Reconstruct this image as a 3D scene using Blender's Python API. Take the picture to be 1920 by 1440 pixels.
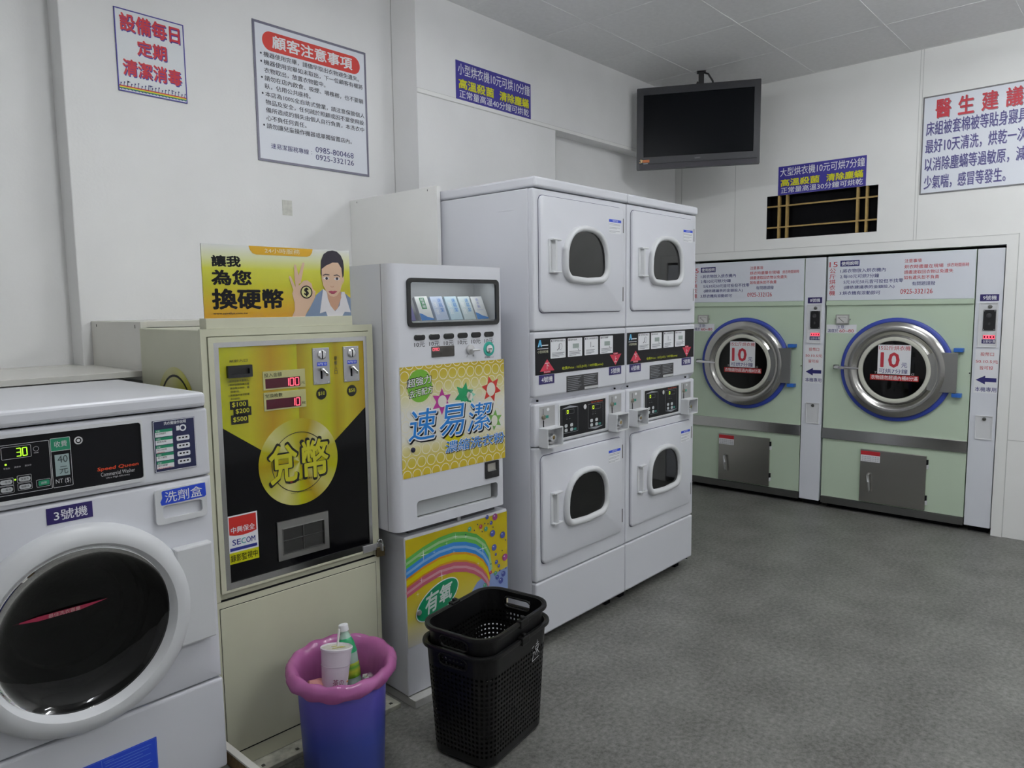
import bpy, bmesh, math, random
from mathutils import Vector, Matrix
for o in list(bpy.data.objects): bpy.data.objects.remove(o)
scene = bpy.context.scene
COL = scene.collection
PI = math.pi
random.seed(7)

# ------------------------------------------------------------------ camera
cam_d = bpy.data.cameras.new('camera'); cam = bpy.data.objects.new('camera', cam_d); COL.objects.link(cam)
cam_d.sensor_width = 36; cam_d.sensor_fit = 'HORIZONTAL'; cam_d.lens = 1371.17 / 1920 * 36
_r = Vector((0.66559322, -0.74621197, -0.01238388)); _u = Vector((0.08604198, 0.06024236, 0.99446852)); _f = Vector((0.74133828, 0.66297704, -0.10430246))
M = Matrix((( _r.x, _u.x, -_f.x, 0), (_r.y, _u.y, -_f.y, 0), (_r.z, _u.z, -_f.z, 1.4643), (0, 0, 0, 1)))
cam.matrix_world = M; cam_d.clip_start = .05
scene.camera = cam
# ------------------------------------------------------------------ world, exposure, lamps
w = bpy.data.worlds.new('world'); scene.world = w; w.use_nodes = True
w.node_tree.nodes['Background'].inputs[0].default_value = (.8, .9, 1, 1); w.node_tree.nodes['Background'].inputs[1].default_value = .02
scene.view_settings.view_transform = 'Standard'; scene.view_settings.look = 'None'
scene.view_settings.exposure = 0; scene.view_settings.gamma = 1
LAMPS = [(3.50, .42, 90), (1.22, 1.38, 90), (4.05, -1.20, 90), (1.6, -1.5, 90)]     # centres and turns of the ceiling battens
TUBE = 63.      # brightness of the fluorescent tubes in the ceiling battens

# ------------------------------------------------------------------ materials
def lin(c): c /= 255; return c / 12.92 if c <= .04045 else ((c + .055) / 1.055) ** 2.4
def srgb(r, g, b): return (lin(r), lin(g), lin(b))
_m = {}
def mat(name, col, rough=.5, metal=0., spec=.5, emit=0., coat=0., noise=0., nscale=8., bump=0., bscale=60.):
    if name in _m: return _m[name]
    m = bpy.data.materials.new(name); m.use_nodes = True; nt = m.node_tree; p = nt.nodes['Principled BSDF']
    p.inputs['Base Color'].default_value = (*col, 1); p.inputs['Roughness'].default_value = rough
    p.inputs['Metallic'].default_value = metal; p.inputs['Specular IOR Level'].default_value = spec
    p.inputs['Coat Weight'].default_value = coat
    if emit: p.inputs['Emission Color'].default_value = (*col, 1); p.inputs['Emission Strength'].default_value = emit
    tc = nt.nodes.new('ShaderNodeTexCoord')
    if noise:
        n = nt.nodes.new('ShaderNodeTexNoise'); n.inputs['Scale'].default_value = nscale; n.inputs['Detail'].default_value = 6
        nt.links.new(tc.outputs['Object'], n.inputs['Vector'])
        r = nt.nodes.new('ShaderNodeValToRGB'); r.color_ramp.elements[0].position = .3; r.color_ramp.elements[1].position = .7
        r.color_ramp.elements[0].color = tuple(c * (1 - noise) for c in col) + (1,); r.color_ramp.elements[1].color = tuple(min(1, c * (1 + noise)) for c in col) + (1,)
        nt.links.new(n.outputs['Fac'], r.inputs['Fac']); nt.links.new(r.outputs['Color'], p.inputs['Base Color'])
    if bump:
        n = nt.nodes.new('ShaderNodeTexNoise'); n.inputs['Scale'].default_value = bscale; n.inputs['Detail'].default_value = 3
        nt.links.new(tc.outputs['Object'], n.inputs['Vector'])
        b = nt.nodes.new('ShaderNodeBump'); b.inputs['Strength'].default_value = bump; b.inputs['Distance'].default_value = .01
        nt.links.new(n.outputs['Fac'], b.inputs['Height']); nt.links.new(b.outputs['Normal'], p.inputs['Normal'])
    _m[name] = m; return m
def ramp_mat(name, axis, lo, hi, stops, rough=.4, radial=None, rings=None, ring_col=(.8, .8, .7), coat=0., spec=.5):
    """a printed colour gradient along one object axis (or a radial sweep), optionally with a printed pattern of rings"""
    m = bpy.data.materials.new(name); m.use_nodes = True; nt = m.node_tree; p = nt.nodes['Principled BSDF']; N = nt.nodes.new; L = nt.links.new
    p.inputs['Roughness'].default_value = rough; p.inputs['Coat Weight'].default_value = coat; p.inputs['Specular IOR Level'].default_value = spec
    tc = N('ShaderNodeTexCoord'); r = N('ShaderNodeValToRGB'); el = r.color_ramp.elements
    while len(el) < len(stops): el.new(.5)
    for e, (t, c) in zip(el, stops): e.position = t; e.color = (*c, 1)
    sep = N('ShaderNodeSeparateXYZ'); L(tc.outputs['Object'], sep.inputs[0])
    if radial:
        mp = N('ShaderNodeCombineXYZ')
        for k, ax in enumerate('XZ'):
            s = N('ShaderNodeMath'); s.operation = 'SUBTRACT'; L(sep.outputs[ax], s.inputs[0]); s.inputs[1].default_value = radial[k]; L(s.outputs[0], mp.inputs[k])
        g = N('ShaderNodeTexGradient'); g.gradient_type = 'RADIAL'; L(mp.outputs[0], g.inputs[0]); L(g.outputs['Fac'], r.inputs['Fac'])
    else:
        mr = N('ShaderNodeMapRange'); L(sep.outputs[axis], mr.inputs[0]); mr.inputs[1].default_value = lo; mr.inputs[2].default_value = hi
        L(mr.outputs[0], r.inputs['Fac'])
    out = r.outputs['Color']
    if rings:
        pitch, rad, wid = rings
        cx = N('ShaderNodeCombineXYZ')
        row = N('ShaderNodeMath'); row.operation = 'DIVIDE'; L(sep.outputs['Z'], row.inputs[0]); row.inputs[1].default_value = pitch
        fl = N('ShaderNodeMath'); fl.operation = 'FLOOR'; L(row.outputs[0], fl.inputs[0])
        hf = N('ShaderNodeMath'); hf.operation = 'MULTIPLY'; L(fl.outputs[0], hf.inputs[0]); hf.inputs[1].default_value = .5
        col = N('ShaderNodeMath'); col.operation = 'DIVIDE'; L(sep.outputs['X'], col.inputs[0]); col.inputs[1].default_value = pitch
        ad = N('ShaderNodeMath'); ad.operation = 'ADD'; L(col.outputs[0], ad.inputs[0]); L(hf.outputs[0], ad.inputs[1])
        for k, s in enumerate((ad, row)):
            f = N('ShaderNodeMath'); f.operation = 'FRACT'; L(s.outputs[0], f.inputs[0])
            q = N('ShaderNodeMath'); q.operation = 'SUBTRACT'; L(f.outputs[0], q.inputs[0]); q.inputs[1].default_value = .5; L(q.outputs[0], cx.inputs[k])
        ln = N('ShaderNodeVectorMath'); ln.operation = 'LENGTH'; L(cx.outputs[0], ln.inputs[0])
        d = N('ShaderNodeMath'); d.operation = 'SUBTRACT'; L(ln.outputs['Value'], d.inputs[0]); d.inputs[1].default_value = rad
        a = N('ShaderNodeMath'); a.operation = 'ABSOLUTE'; L(d.outputs[0], a.inputs[0])
        lt = N('ShaderNodeMath'); lt.operation = 'LESS_THAN'; L(a.outputs[0], lt.inputs[0]); lt.inputs[1].default_value = wid
        mx = N('ShaderNodeMix'); mx.data_type = 'RGBA'; L(lt.outputs[0], mx.inputs[0]); L(out, mx.inputs[6]); mx.inputs[7].default_value = (*ring_col, 1)
        out = mx.outputs[2]
    L(out, p.inputs['Base Color']); return m
def glass_mat(name, tint, refl_rough=.02, ior=1.5, extra=0.):
    m = bpy.data.materials.new(name); m.use_nodes = True; nt = m.node_tree; N = nt.nodes.new; L = nt.links.new
    nt.nodes.remove(nt.nodes['Principled BSDF']); out = nt.nodes['Material Output']
    t = N('ShaderNodeBsdfTransparent'); t.inputs[0].default_value = (*tint, 1)
    g = N('ShaderNodeBsdfGlossy'); g.inputs['Roughness'].default_value = refl_rough
    f = N('ShaderNodeFresnel'); f.inputs[0].default_value = ior
    mx = N('ShaderNodeMixShader'); fac = f.outputs[0]
    if extra:
        a = N('ShaderNodeMath'); a.operation = 'ADD'; a.use_clamp = True; L(fac, a.inputs[0]); a.inputs[1].default_value = extra; fac = a.outputs[0]
    L(fac, mx.inputs[0]); L(t.outputs[0], mx.inputs[1]); L(g.outputs[0], mx.inputs[2]); L(mx.outputs[0], out.inputs[0])
    _m[name] = m; return m

WALL = mat('wall_paint', (.86, .86, .86), .6, noise=.03, nscale=3, bump=.05, bscale=90)
PANEL = mat('wall_panel_white', (.88, .88, .865), .45, noise=.015, nscale=5)
CEIL = mat('ceiling_tile', (.86, .86, .86), .8, noise=.03, nscale=40)
ENAMEL = mat('white_enamel', (.69, .70, .75), .28)
ENAMEL2 = mat('white_powder_coat', (.70, .71, .76), .35)
PLASTIC_W = mat('white_plastic', (.69, .70, .72), .35)
LAMINATE = mat('white_laminate', (.72, .71, .66), .25, noise=.02, nscale=6)
CREAM = mat('cream_steel', (.58, .58, .44), .4, noise=.04, nscale=4)
BLACK = mat('black_print', (.006, .006, .008), .35, spec=.2)
DARK = mat('dark_gap', (.006, .006, .008), .8, spec=.1)
BLACKG = mat('black_gloss', (.003, .003, .004), .2, spec=.08)
CHROME = mat('chrome', (.75, .75, .77), .12, 1)
STEEL = mat('brushed_steel', (.42, .42, .41), .3, 1)
STEELD = mat('dull_steel', (.20, .20, .195), .38, 1)
STEELL = mat('satin_steel_plate', (.55, .55, .56), .4, .8)
WHITE = mat('white_print', (.82, .83, .86), .5)
PAPER = mat('sign_paper', (.80, .83, .90), .45)
NAVY = mat('navy_print', (.02, .018, .14), .45)
PURPLE = mat('violet_blue_print', (.045, .035, .30), .4)
REDP = mat('red_print', (.55, .015, .03), .45)
YELLOW = mat('yellow_print', (.72, .70, .02), .45)
BLUEST = mat('blue_sticker', (.02, .07, .62), .4)
GREY = mat('grey_print', (.25, .25, .29), .5)
GREENP = mat('green_print', (.01, .26, .13), .45)
PALEG = mat('pale_green_enamel', (.54, .65, .51), .35)

# ------------------------------------------------------------------ mesh building
def rr(x0, z0, x1, z1, r, n=6):
    p = []
    for cx, cz, a in ((x1 - r, z1 - r, 0), (x0 + r, z1 - r, 90), (x0 + r, z0 + r, 180), (x1 - r, z0 + r, 270)):
        for k in range(n + 1):
            t = math.radians(a + 90 * k / n); p.append((cx + r * math.cos(t), cz + r * math.sin(t)))
    return p
def ell(cx, cz, a, b=None, n=40):
    b = b or a
    return [(cx + a * math.cos(2 * PI * k / n), cz + b * math.sin(2 * PI * k / n)) for k in range(n)]
_fc = bpy.data.curves.new('lettering_source', 'FONT'); _fo = bpy.data.objects.new('lettering_source', _fc); _tc = {}
def glyphs(s):
    k = s
    if k not in _tc:
        _fc.body = s; _fc.resolution_u = 2
        m = bpy.data.meshes.new_from_object(_fo)
        _tc[k] = ([v.co.to_2d() for v in m.vertices], [tuple(p.vertices) for p in m.polygons]); bpy.data.meshes.remove(m)
    return _tc[k]
class G:
    """collects shapes of one material in a local frame: x to the right, y away from the viewer, z up"""
    def __init__(s): s.bm = bmesh.new()
    def poly(s, pts, y=0.):
        vs = [s.bm.verts.new((a, y, b)) for a, b in pts]
        try: f = s.bm.faces.new(vs)
        except ValueError: return s
        f.normal_update()
        if f.normal.y > 0: f.normal_flip()
        return s
    def rect(s, x0, z0, x1, z1, y=0.): return s.poly([(x0, z0), (x1, z0), (x1, z1), (x0, z1)], y)
    def line(s, pts, w, y=0., closed=False):
        n = len(pts)
        for i in range(n if closed else n - 1):
            a, b = Vector(pts[i]), Vector(pts[(i + 1) % n]); d = b - a
            if d.length < 1e-7: continue
            nn = Vector((-d.y, d.x)).normalized() * w / 2; e = d.normalized() * w * .3
            s.poly([a - nn - e, b - nn + e, b + nn + e, a + nn - e], y - (i % 2) * 4e-5)
        return s
    def box(s, x0, x1, y0, y1, z0, z1, b=0., seg=2):
        r = bmesh.ops.create_cube(s.bm, size=1)['verts']
        for v in r: v.co = Vector(((x0 + x1) / 2 + v.co.x * (x1 - x0), (y0 + y1) / 2 + v.co.y * (y1 - y0), (z0 + z1) / 2 + v.co.z * (z1 - z0)))
        if b:
            es = list({e for v in r for e in v.link_edges}); bmesh.ops.bevel(s.bm, geom=es, offset=b, segments=seg, affect='EDGES', profile=.5)
        return s
    def prism(s, pts, y0, y1, b=0., axis='y'):
        """outline in (x, z) drawn from y0 (front) to y1 (back); axis 'z': outline in (x, y)"""
        def P(a, c, t): return (a, t, c) if axis == 'y' else (a, c, t)
        if b:
            cx = sum(p[0] for p in pts) / len(pts); cz = sum(p[1] for p in pts) / len(pts)
            def ins(d):
                n = len(pts); out = []
                for i in range(n):
                    a, c, e = Vector(pts[i - 1]), Vector(pts[i]), Vector(pts[(i + 1) % n])
                    t = (e - a).normalized(); nr = Vector((-t.y, t.x)); 
                    if nr.dot(Vector((cx, cz)) - c) < 0: nr = -nr
                    out.append(tuple(c + nr * d))
                return out
            loops = [(ins(b), y0), (ins(b * .3), y0 + b * .3 * (1 if y1 > y0 else -1)), (pts, y0 + b * (1 if y1 > y0 else -1)), (pts, y1)]
        else: loops = [(pts, y0), (pts, y1)]
        rings = [[s.bm.verts.new(P(a, c, t)) for a, c in pp] for pp, t in loops]
        fs = [s.bm.faces.new(rings[0]), s.bm.faces.new(rings[-1])]
        for A, B in zip(rings, rings[1:]):
            for i in range(len(A)):
                j = (i + 1) % len(A); fs.append(s.bm.faces.new((A[i], A[j], B[j], B[i])))
        bmesh.ops.recalc_face_normals(s.bm, faces=fs); return s
    def ring(s, outer, inner, y0, y1):
        """a frame between two outlines with the same number of points"""
        R = [[s.bm.verts.new((a, t, c)) for a, c in pp] for pp, t in ((outer, y1), (outer, y0), (inner, y0), (inner, y1))]
        fs = []
        for A, B in zip(R, R[1:] + R[:1]):
            for i in range(len(A)):
                j = (i + 1) % len(A); fs.append(s.bm.faces.new((A[i], A[j], B[j], B[i])))
        bmesh.ops.recalc_face_normals(s.bm, faces=fs); return s
    def loft(s, loops, cap0=False, cap1=False, closed=True):
        """skin through lists of 3-D points"""
        R = [[s.bm.verts.new(p) for p in l] for l in loops]; fs = []
        for A, B in zip(R, R[1:]):
            for i in range(len(A) if closed else len(A) - 1):
                j = (i + 1) % len(A); fs.append(s.bm.faces.new((A[i], A[j], B[j], B[i])))
        if cap0: fs.append(s.bm.faces.new(R[0]))
        if cap1: fs.append(s.bm.faces.new(R[-1]))
        bmesh.ops.recalc_face_normals(s.bm, faces=fs); return s
    def lathe(s, prof, cx, cz, n=48, cap0=False, cap1=False):
        """profile of (radius, y) round an axis along y through (cx, cz)"""
        return s.loft([[(cx + r * math.cos(2 * PI * k / n), y, cz + r * math.sin(2 * PI * k / n)) for k in range(n)] for r, y in prof], cap0, cap1)
    def vlathe(s, prof, cx, cy, n=40, cap0=False, cap1=False, sq=None):
        """profile of (radius, z) round a vertical axis"""
        return s.loft([[(cx + r * math.cos(2 * PI * k / n), cy + r * math.sin(2 * PI * k / n), z) for k in range(n)] for r, z in prof], cap0, cap1)
    def cyl(s, cx, cz, r, y0, y1, n=24): return s.lathe([(r, y0), (r, y1)], cx, cz, n, True, True)
    def tube(s, pts, r, n=8, caps=True):
        pts = [Vector(p) for p in pts]; loops = []
        for i, p in enumerate(pts):
            t = (pts[min(i + 1, len(pts) - 1)] - pts[max(i - 1, 0)]).normalized()
            a = t.cross(Vector((0, 0, 1)) if abs(t.z) < .9 else Vector((1, 0, 0))).normalized(); b = t.cross(a)
            rr_ = r[i] if isinstance(r, (list, tuple)) else r
            loops.append([p + a * rr_ * math.cos(2 * PI * k / n) + b * rr_ * math.sin(2 * PI * k / n) for k in range(n)])
        return s.loft(loops, caps, caps)
    def text(s, t, x0, z0, x1, z1, y=0., bold=0., shear=0., rise=0., vert=False):
        """letters fitted into the box (x0, z0)-(x1, z1); shear slants, rise lifts the line to the right"""
        if vert:
            n = len(t); h = (z1 - z0) / n
            for k, ch in enumerate(t): s.text(ch, x0, z1 - (k + .93) * h, x1, z1 - (k + .07) * h, y, bold)
            return s
        V, P = glyphs(t)
        if not V: return s
        ax, bx = min(v.x for v in V), max(v.x for v in V); az, bz = min(v.y for v in V), max(v.y for v in V)
        sx = (x1 - x0) / max(bx - ax, 1e-6); sz = (z1 - z0) / max(bz - az, 1e-6)
        if bold < .003: D_ = [(0, 0)]
        elif bold <= .021: D_ = [(-bold * .6, 0), (bold * .6, 0), (0, bold * .5)]
        else: D_ = [(0, 0)] + [(bold * .8 * math.cos(PI * q_ / 4), bold * .8 * math.sin(PI * q_ / 4)) for q_ in range(8)]
        for kk, (dx, dz) in enumerate(D_):       # heavier strokes: the glyph again, a little to each side and a hair deeper
            vs = []; yk = y + kk * 2.5e-5
            for v in V:
                zz = (v.y + dz - az) * sz; xx = (v.x + dx - ax) * sx
                vs.append(s.bm.verts.new((x0 + xx + shear * zz, yk, z0 + zz + rise * xx)))
            for p in P:
                try:
                    f = s.bm.faces.new([vs[i] for i in p]); f.normal_update()
                    if f.normal.y > 0: f.normal_flip()
                except ValueError: pass
        return s
    def seg7(s, digits, x0, z0, x1, z1, y=0., t=.16):
        n = len(digits); wd = (x1 - x0) / n; h = z1 - z0
        SEG = {'0': 'abcdef', '1': 'bc', '2': 'abged', '3': 'abgcd', '4': 'fgbc', '5': 'afgcd', '6': 'afgedc', '7': 'abc', '8': 'abcdefg', '9': 'abcdfg'}
        for k, d in enumerate(digits):
            a, b = x0 + wd * (k + .15), x0 + wd * (k + .85); th = h * t * .55; m = (z0 + z1) / 2
            L = {'a': ((a, z1), (b, z1)), 'g': ((a, m), (b, m)), 'd': ((a, z0), (b, z0)), 'f': ((a, m), (a, z1)), 'e': ((a, z0), (a, m)), 'b': ((b, m), (b, z1)), 'c': ((b, z0), (b, m))}
            for c in SEG.get(d, ''):
                p, q = Vector(L[c][0]), Vector(L[c][1]); e = (q - p) * .08; s.line([p + e, q - e], th, y)
        return s
    def build(s, name, m, parent=None, smooth=None):
        bmesh.ops.remove_doubles(s.bm, verts=[v for v in s.bm.verts], dist=1e-6) if False else None
        me = bpy.data.meshes.new(name); s.bm.to_mesh(me); s.bm.free(); me.materials.append(m)
        if smooth is not None:
            me.polygons.foreach_set('use_smooth', [True] * len(me.polygons)); me.set_sharp_from_angle(angle=math.radians(smooth))
        o = bpy.data.objects.new(name, me); COL.objects.link(o)
        if parent: o.parent = parent
        return o
def tag(o, label, cat=None, group=None, kind=None):
    if label: o['label'] = label
    if cat: o['category'] = cat
    if group: o['group'] = group
    if kind: o['kind'] = kind
    return o
def thing(name, label, cat, loc=(0, 0, 0), rot=0., group=None):
    o = bpy.data.objects.new(name, None); COL.objects.link(o); o.location = loc; o.rotation_euler.z = math.radians(rot); o.empty_display_size = .1
    return tag(o, label, cat, group)
def copy_tree(o, parent=None):
    c = o.copy(); COL.objects.link(c)
    if parent: c.parent = parent
    for ch in list(o.children): copy_tree(ch, c)
    return c
def struct(o): o['kind'] = 'structure'; return o

# ================================================================== room shell
XB = 5.34; ZC = 3.054; YL = 3.08
fl = bpy.data.materials.new('mottled_grey_vinyl'); fl.use_nodes = True
nt = fl.node_tree; p = nt.nodes['Principled BSDF']; tc = nt.nodes.new('ShaderNodeTexCoord')
n1 = nt.nodes.new('ShaderNodeTexNoise'); n1.inputs['Scale'].default_value = 55; n1.inputs['Detail'].default_value = 8; n1.inputs['Roughness'].default_value = .75
n2 = nt.nodes.new('ShaderNodeTexNoise'); n2.inputs['Scale'].default_value = 4; n2.inputs['Detail'].default_value = 4
ad = nt.nodes.new('ShaderNodeMath'); ad.operation = 'MULTIPLY_ADD'; ad.inputs[1].default_value = .35
rp = nt.nodes.new('ShaderNodeValToRGB'); rp.color_ramp.elements[0].position = .5; rp.color_ramp.elements[1].position = .85
rp.color_ramp.elements[0].color = (.072, .072, .064, 1); rp.color_ramp.elements[1].color = (.225, .225, .21, 1)
for a in (n1, n2): nt.links.new(tc.outputs['Object'], a.inputs['Vector'])
nt.links.new(n2.outputs['Fac'], ad.inputs[0]); nt.links.new(n1.outputs['Fac'], ad.inputs[2]); nt.links.new(ad.outputs[0], rp.inputs['Fac']); nt.links.new(rp.outputs['Color'], p.inputs['Base Color'])
p.inputs['Roughness'].default_value = .42; p.inputs['Specular IOR Level'].default_value = .35
struct(G().box(-1.9, 6.3, -2.6, 3.5, -.08, 0).build('floor', fl))
g = G().box(-1.9, 5.5, -2.6, 3.5, ZC, ZC + .08)
for k in range(-9, 4): g.box(4.125 + k * .605 - .008, 4.125 + k * .605 + .008, -2.5, 2.89, ZC - .0012, ZC)      # tile joints
for k in range(-7, 3): g.box(-1.8, XB, 1.93 + k * .61 - .009, 1.93 + k * .61 + .009, ZC - .0018, ZC)
struct(g.build('ceiling', CEIL))
# left wall: deep bay, pier with the notices, boarded section, bulkhead above a shallow recess
g = G().box(-1.9, .99, 3.19, 3.5, 0, ZC).box(.99, 2.54, YL, 3.5, 0, ZC, .004).box(2.54, 3.664, 2.89, 3.5, 0, 2.555).box(2.54, XB, 2.89, 3.5, 2.555, ZC).box(3.664, XB + .6, 3.0, 3.5, 0, 2.555)
struct(g.build('wall_left', WALL))
g = G().box(2.54, 5.335, 2.886, 2.89, 2.551, 2.571)
for x, z in ((2.95, 2.549), (3.3, 2.549)): g.box(x - .004, x + .004, 2.885, 2.89, z - .003, z)
struct(g.build('trim_1', PANEL))
g = G().box(2.54, 5.335, 2.8885, 2.89, 2.571, 2.5735).box(2.54, 3.664, 2.8885, 2.89, 2.5475, 2.5505).box(3.661, 3.664, 2.889, 2.89, 1.9, 2.548).box(2.5395, 2.540, 3.076, 3.08, 0, ZC)
struct(g.build('trim_4', mat('panel_joint', (.58, .58, .57), .7)))
# back wall with the dryer opening and a small window opening
OZ = 1.806; UR = .748
def bw(g, y0, y1, z0, z1): return g.box(XB, XB + .16, y0, y1, z0, z1)
g = G()
bw(g, -2.6, UR, 0, OZ); bw(g, -2.6, 1.485, OZ, ZC); bw(g, 1.485, 2.242, OZ, 1.939); bw(g, 1.485, 2.242, 2.2465, ZC); bw(g, 2.242, 3.2, OZ, ZC); bw(g, 2.86, 3.2, 0, OZ)
struct(g.build('wall_back', PANEL))
g = G().box(XB + .16, XB + .95, .60, UR, 0, OZ + .1).box(XB + .16, XB + .95, UR, 2.86, OZ, OZ + .1).box(XB + .93, XB + .97, .6, 3, 0, 2).box(XB + .16, XB + .95, 2.86, 3.0, 0, 1.95)
struct(g.build('wall_recess', DARK))
g = G().box(XB - .009, XB, .690, UR, 0, 1.8625).box(XB - .009, XB, UR, 2.95, OZ, 1.862)
struct(g.build('trim_2', PANEL))
g = G()
for y in (1.245, 1.262, 2.489): g.box(XB - .001, XB, y - .0015, y + .0015, 1.864, ZC)
g.box(XB - .001, XB, -2, .69, .612, .616); g.box(XB - .001, XB, 2.938, 2.9425, 1.86, 2.555); g.box(XB - .0095, XB, .6865, .6900, 0, 1.8685); g.box(XB - .0095, XB, .69, 2.95, 1.8625, 1.866)
JOINT = mat('panel_joint', (.58, .58, .57), .7)
struct(g.build('trim_3', JOINT))
struct(G().box(-1.9, 6.3, -2.75, -2.6, 0, ZC).build('wall_right', WALL))
struct(G().box(-2.05, -1.9, -2.6, 3.5, 0, ZC).build('wall_front', WALL))
# window with dark glass behind a lattice of timber bars
wn = struct(thing('window_1', None, None, (XB, 0, 0), -90))
OAK = mat('yellowed_timber', (.40, .27, .09), .5, noise=.15, nscale=20)
g = G()
for a, b in ((-2.163, -2.149), (-2.105, -2.091), (-1.623, -1.609), (-1.564, -1.551)): g.box(a, b, .004, .034, 1.941, 2.2445)
for a in (2.166, 2.015): g.box(-2.240, -1.487, .003, .016, a, a + .010)
g.build('lattice', OAK, wn)
G().ring([(-2.242, 1.939), (-1.485, 1.939), (-1.485, 2.2465), (-2.242, 2.2465)], [(-2.240, 1.941), (-1.487, 1.941), (-1.487, 2.2445), (-2.240, 2.2445)], .002, .159).build('dark_lining', DARK, wn)
G().rect(-2.241, 1.940, -1.486, 2.2455, .06).build('pane', BLACKG, wn)
G().box(-2.3, -1.4, .16, .20, 1.9, 2.3).build('dark_room', DARK, wn)

# fluorescent battens (beyond the top of the picture)
EM = mat('lit_tube', (.96, .985, 1), .5, emit=TUBE)
for i, (x, y, a_) in enumerate(LAMPS):
    t = thing('ceiling_light', 'twin tube fluorescent batten on the ceiling above the picture', 'ceiling light', (x, y, ZC - .001), a_, 'fluorescent battens')
    G().box(-.62, .62, -.022, .022, -.070, 0, .004).build('housing', PLASTIC_W, t)
    for a in (-1, 1):
        g = G(); g.tube([(-.59, a * .05, -.10), (.59, a * .05, -.10)], .013, 12); g.build('tube', EM, t, 40)
        g = G()
        for b in (-.605, .605): g.box(b - .012, b + .012, a * .05 - .016 - (a > 0) * .03, a * .05 + .016 + (a < 0) * .03, -.118, -.05, .002)
        g.build('tube_holder', PLASTIC_W, t)

# ================================================================== wall signs
def sign(name, label, loc, rot, w, h, paper, frame=None, fw=0.):
    t = thing(name, label, 'sign', loc, rot)
    G().box(0, w, -.003, -.0005, 0, h).build('board', paper, t)
    if frame: G().ring([(0, 0), (w, 0), (w, h), (0, h)], [(fw, fw), (w - fw, fw), (w - fw, h - fw), (fw, h - fw)], -.0042, -.001).build('border', frame, t)
    return t
Y1, Y2, Y3 = -.0036, -.0042, -.0048
# cleaning notice on the pier
t = sign('wall_sign', 'small white poster with red lettering and a rainbow strip, leftmost on the pier', (1.181, YL, 2.318), 0, .268, .311, mat('poster_paper', (.80, .83, .86), .5), PURPLE, .004)
rows = (('設備每日', .020, .231, .249, .295), ('定期', .080, .150, .192, .207), ('清潔消毒', .022, .064, .247, .124))
g = G(); [g.text(s, a + .003, b - .004, c + .003, d - .004, Y1, .03) for s, a, b, c, d in rows]; g.build('lettering_shadow', PURPLE, t)
g = G(); [g.text(s, a, b, c, d, Y2, .03) for s, a, b, c, d in rows]; g.build('lettering', REDP, t)
for k, c in enumerate((REDP, YELLOW, GREENP)): G().rect(.004, .0185 - k * .0045, .264, .023 - k * .0045, Y1).build('rainbow_band', c, t)
g = G()
for k in range(20):
    x = .008 + k * .0131; h = .006 + .004 * ((k * 7) % 3); g.line([(x, .021), (x + .002, .023 + h)], .0022, Y2); g.poly(ell(x + .003, .025 + h, .0028, n=8), Y2); g.line([(x - .002, .012), (x + .004, .008)], .003, Y2)
for x in (.035, .12, .205): g.line([(x, .022), (x, .042)], .001, Y2).poly([(x, .042), (x + .012, .039), (x, .035)], Y2)
g.build('tiny_figures', NAVY, t)
# customer notice
t = sign('wall_sign', 'large white notice with red title pill and long black bulleted text on the pier', (1.757, YL, 2.134), 0, .612, .606, PAPER, mat('violet_grey_frame', (.17, .165, .23), .4), .0105)
G().poly(rr(.045, .488, .575, .572, .042, 8), Y1).build('title_pill', mat('sign_red', (.62, .04, .03), .45), t)
g = G(); g.text('顧客注意事項', .095, .504, .528, .560, Y2, .026); g.build('title_lettering', WHITE, t)
lines = ['•機器使用完畢，請儘早取出衣物避免遺失。', '•機器使用完畢如未取出，下一位顧客有權將', '　衣物取出，放置衣物籃中。', '•請勿在店內飲食、吸煙、嚼檳榔，也不要躺', '　臥，佔用公共座椅。', '•本店為100%全自助式營業，請注意保管個人', '　物品及安全，任何疏於照顧或因不當使用設', '　備所造成的損失由個人自行負責，本洗衣中', '　心不負任何責任。', '•請勿讓兒童操作機器或單獨留置店內。']
g = G()
for k, s in enumerate(lines):
    z = .4565 - k * .0345; body = s[1:]; n = sum(.55 if c in '0123456789%' else 1 for c in body)
    last = .75 if body[-1] in '。' else 0
    g.text(body, .049, z, .049 + (n - last) * .0284 * (1.0 if n > 12 else 1), z + .0235, Y1, .016)
    if s[0] == '•': g.poly(ell(.036, z + .013, .0045, n=12), Y1)
g.build('rules_lettering', mat('ink', (.012, .012, .03), .5), t)
g = G(); g.text('速易潔服務專線', .066, .060, .262, .084, Y1, .014); g.poly(ell(.278, .066, .002, n=8), Y1).poly(ell(.278, .078, .002, n=8), Y1)
g.text('0985-800468', .300, .077, .519, .104, Y1, .006); g.text('0925-332126', .300, .042, .519, .068, Y1, .006)
g.build('phone_lettering', NAVY, t)
# blue price signs
def price_sign(label, loc, rot, w, h, top, mid, low):
    t = sign('wall_sign', label, loc, rot, w, h, PURPLE)
    g = G(); g.text(top, .014, h - .071, w - .010, h - .012, Y2, .012); g.text(low, .022, .011, w - .018, .052, Y2, .012); g.build('white_lettering', WHITE, t)
    a, b = mid; h2 = .060
    for nm, m, yy, bo in (('yellow_lettering', YELLOW, Y2, .028), ('lettering_outline', mat('olive_print', (.22, .21, .05), .5), Y1, .04)):
        g = G(); e = 0 if m is YELLOW else .0018
        g.text(a, .02 - e, h2 - e, .29 + e, h2 + .048 + e, yy, bo); g.text(b, .34 - e, h2 - e, w - .02 + e, h2 + .048 + e, yy, bo); g.build(nm, m, t)
price_sign('blue sign with white and yellow text on the bulkhead above the stacked dryers', (2.814, 2.89, 2.5705), 0, .611, .200, '小型烘衣機10元可烘10分鐘', ('高溫殺菌', '清除塵蟎'), '正常量高溫40分鐘可烘乾')
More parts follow.
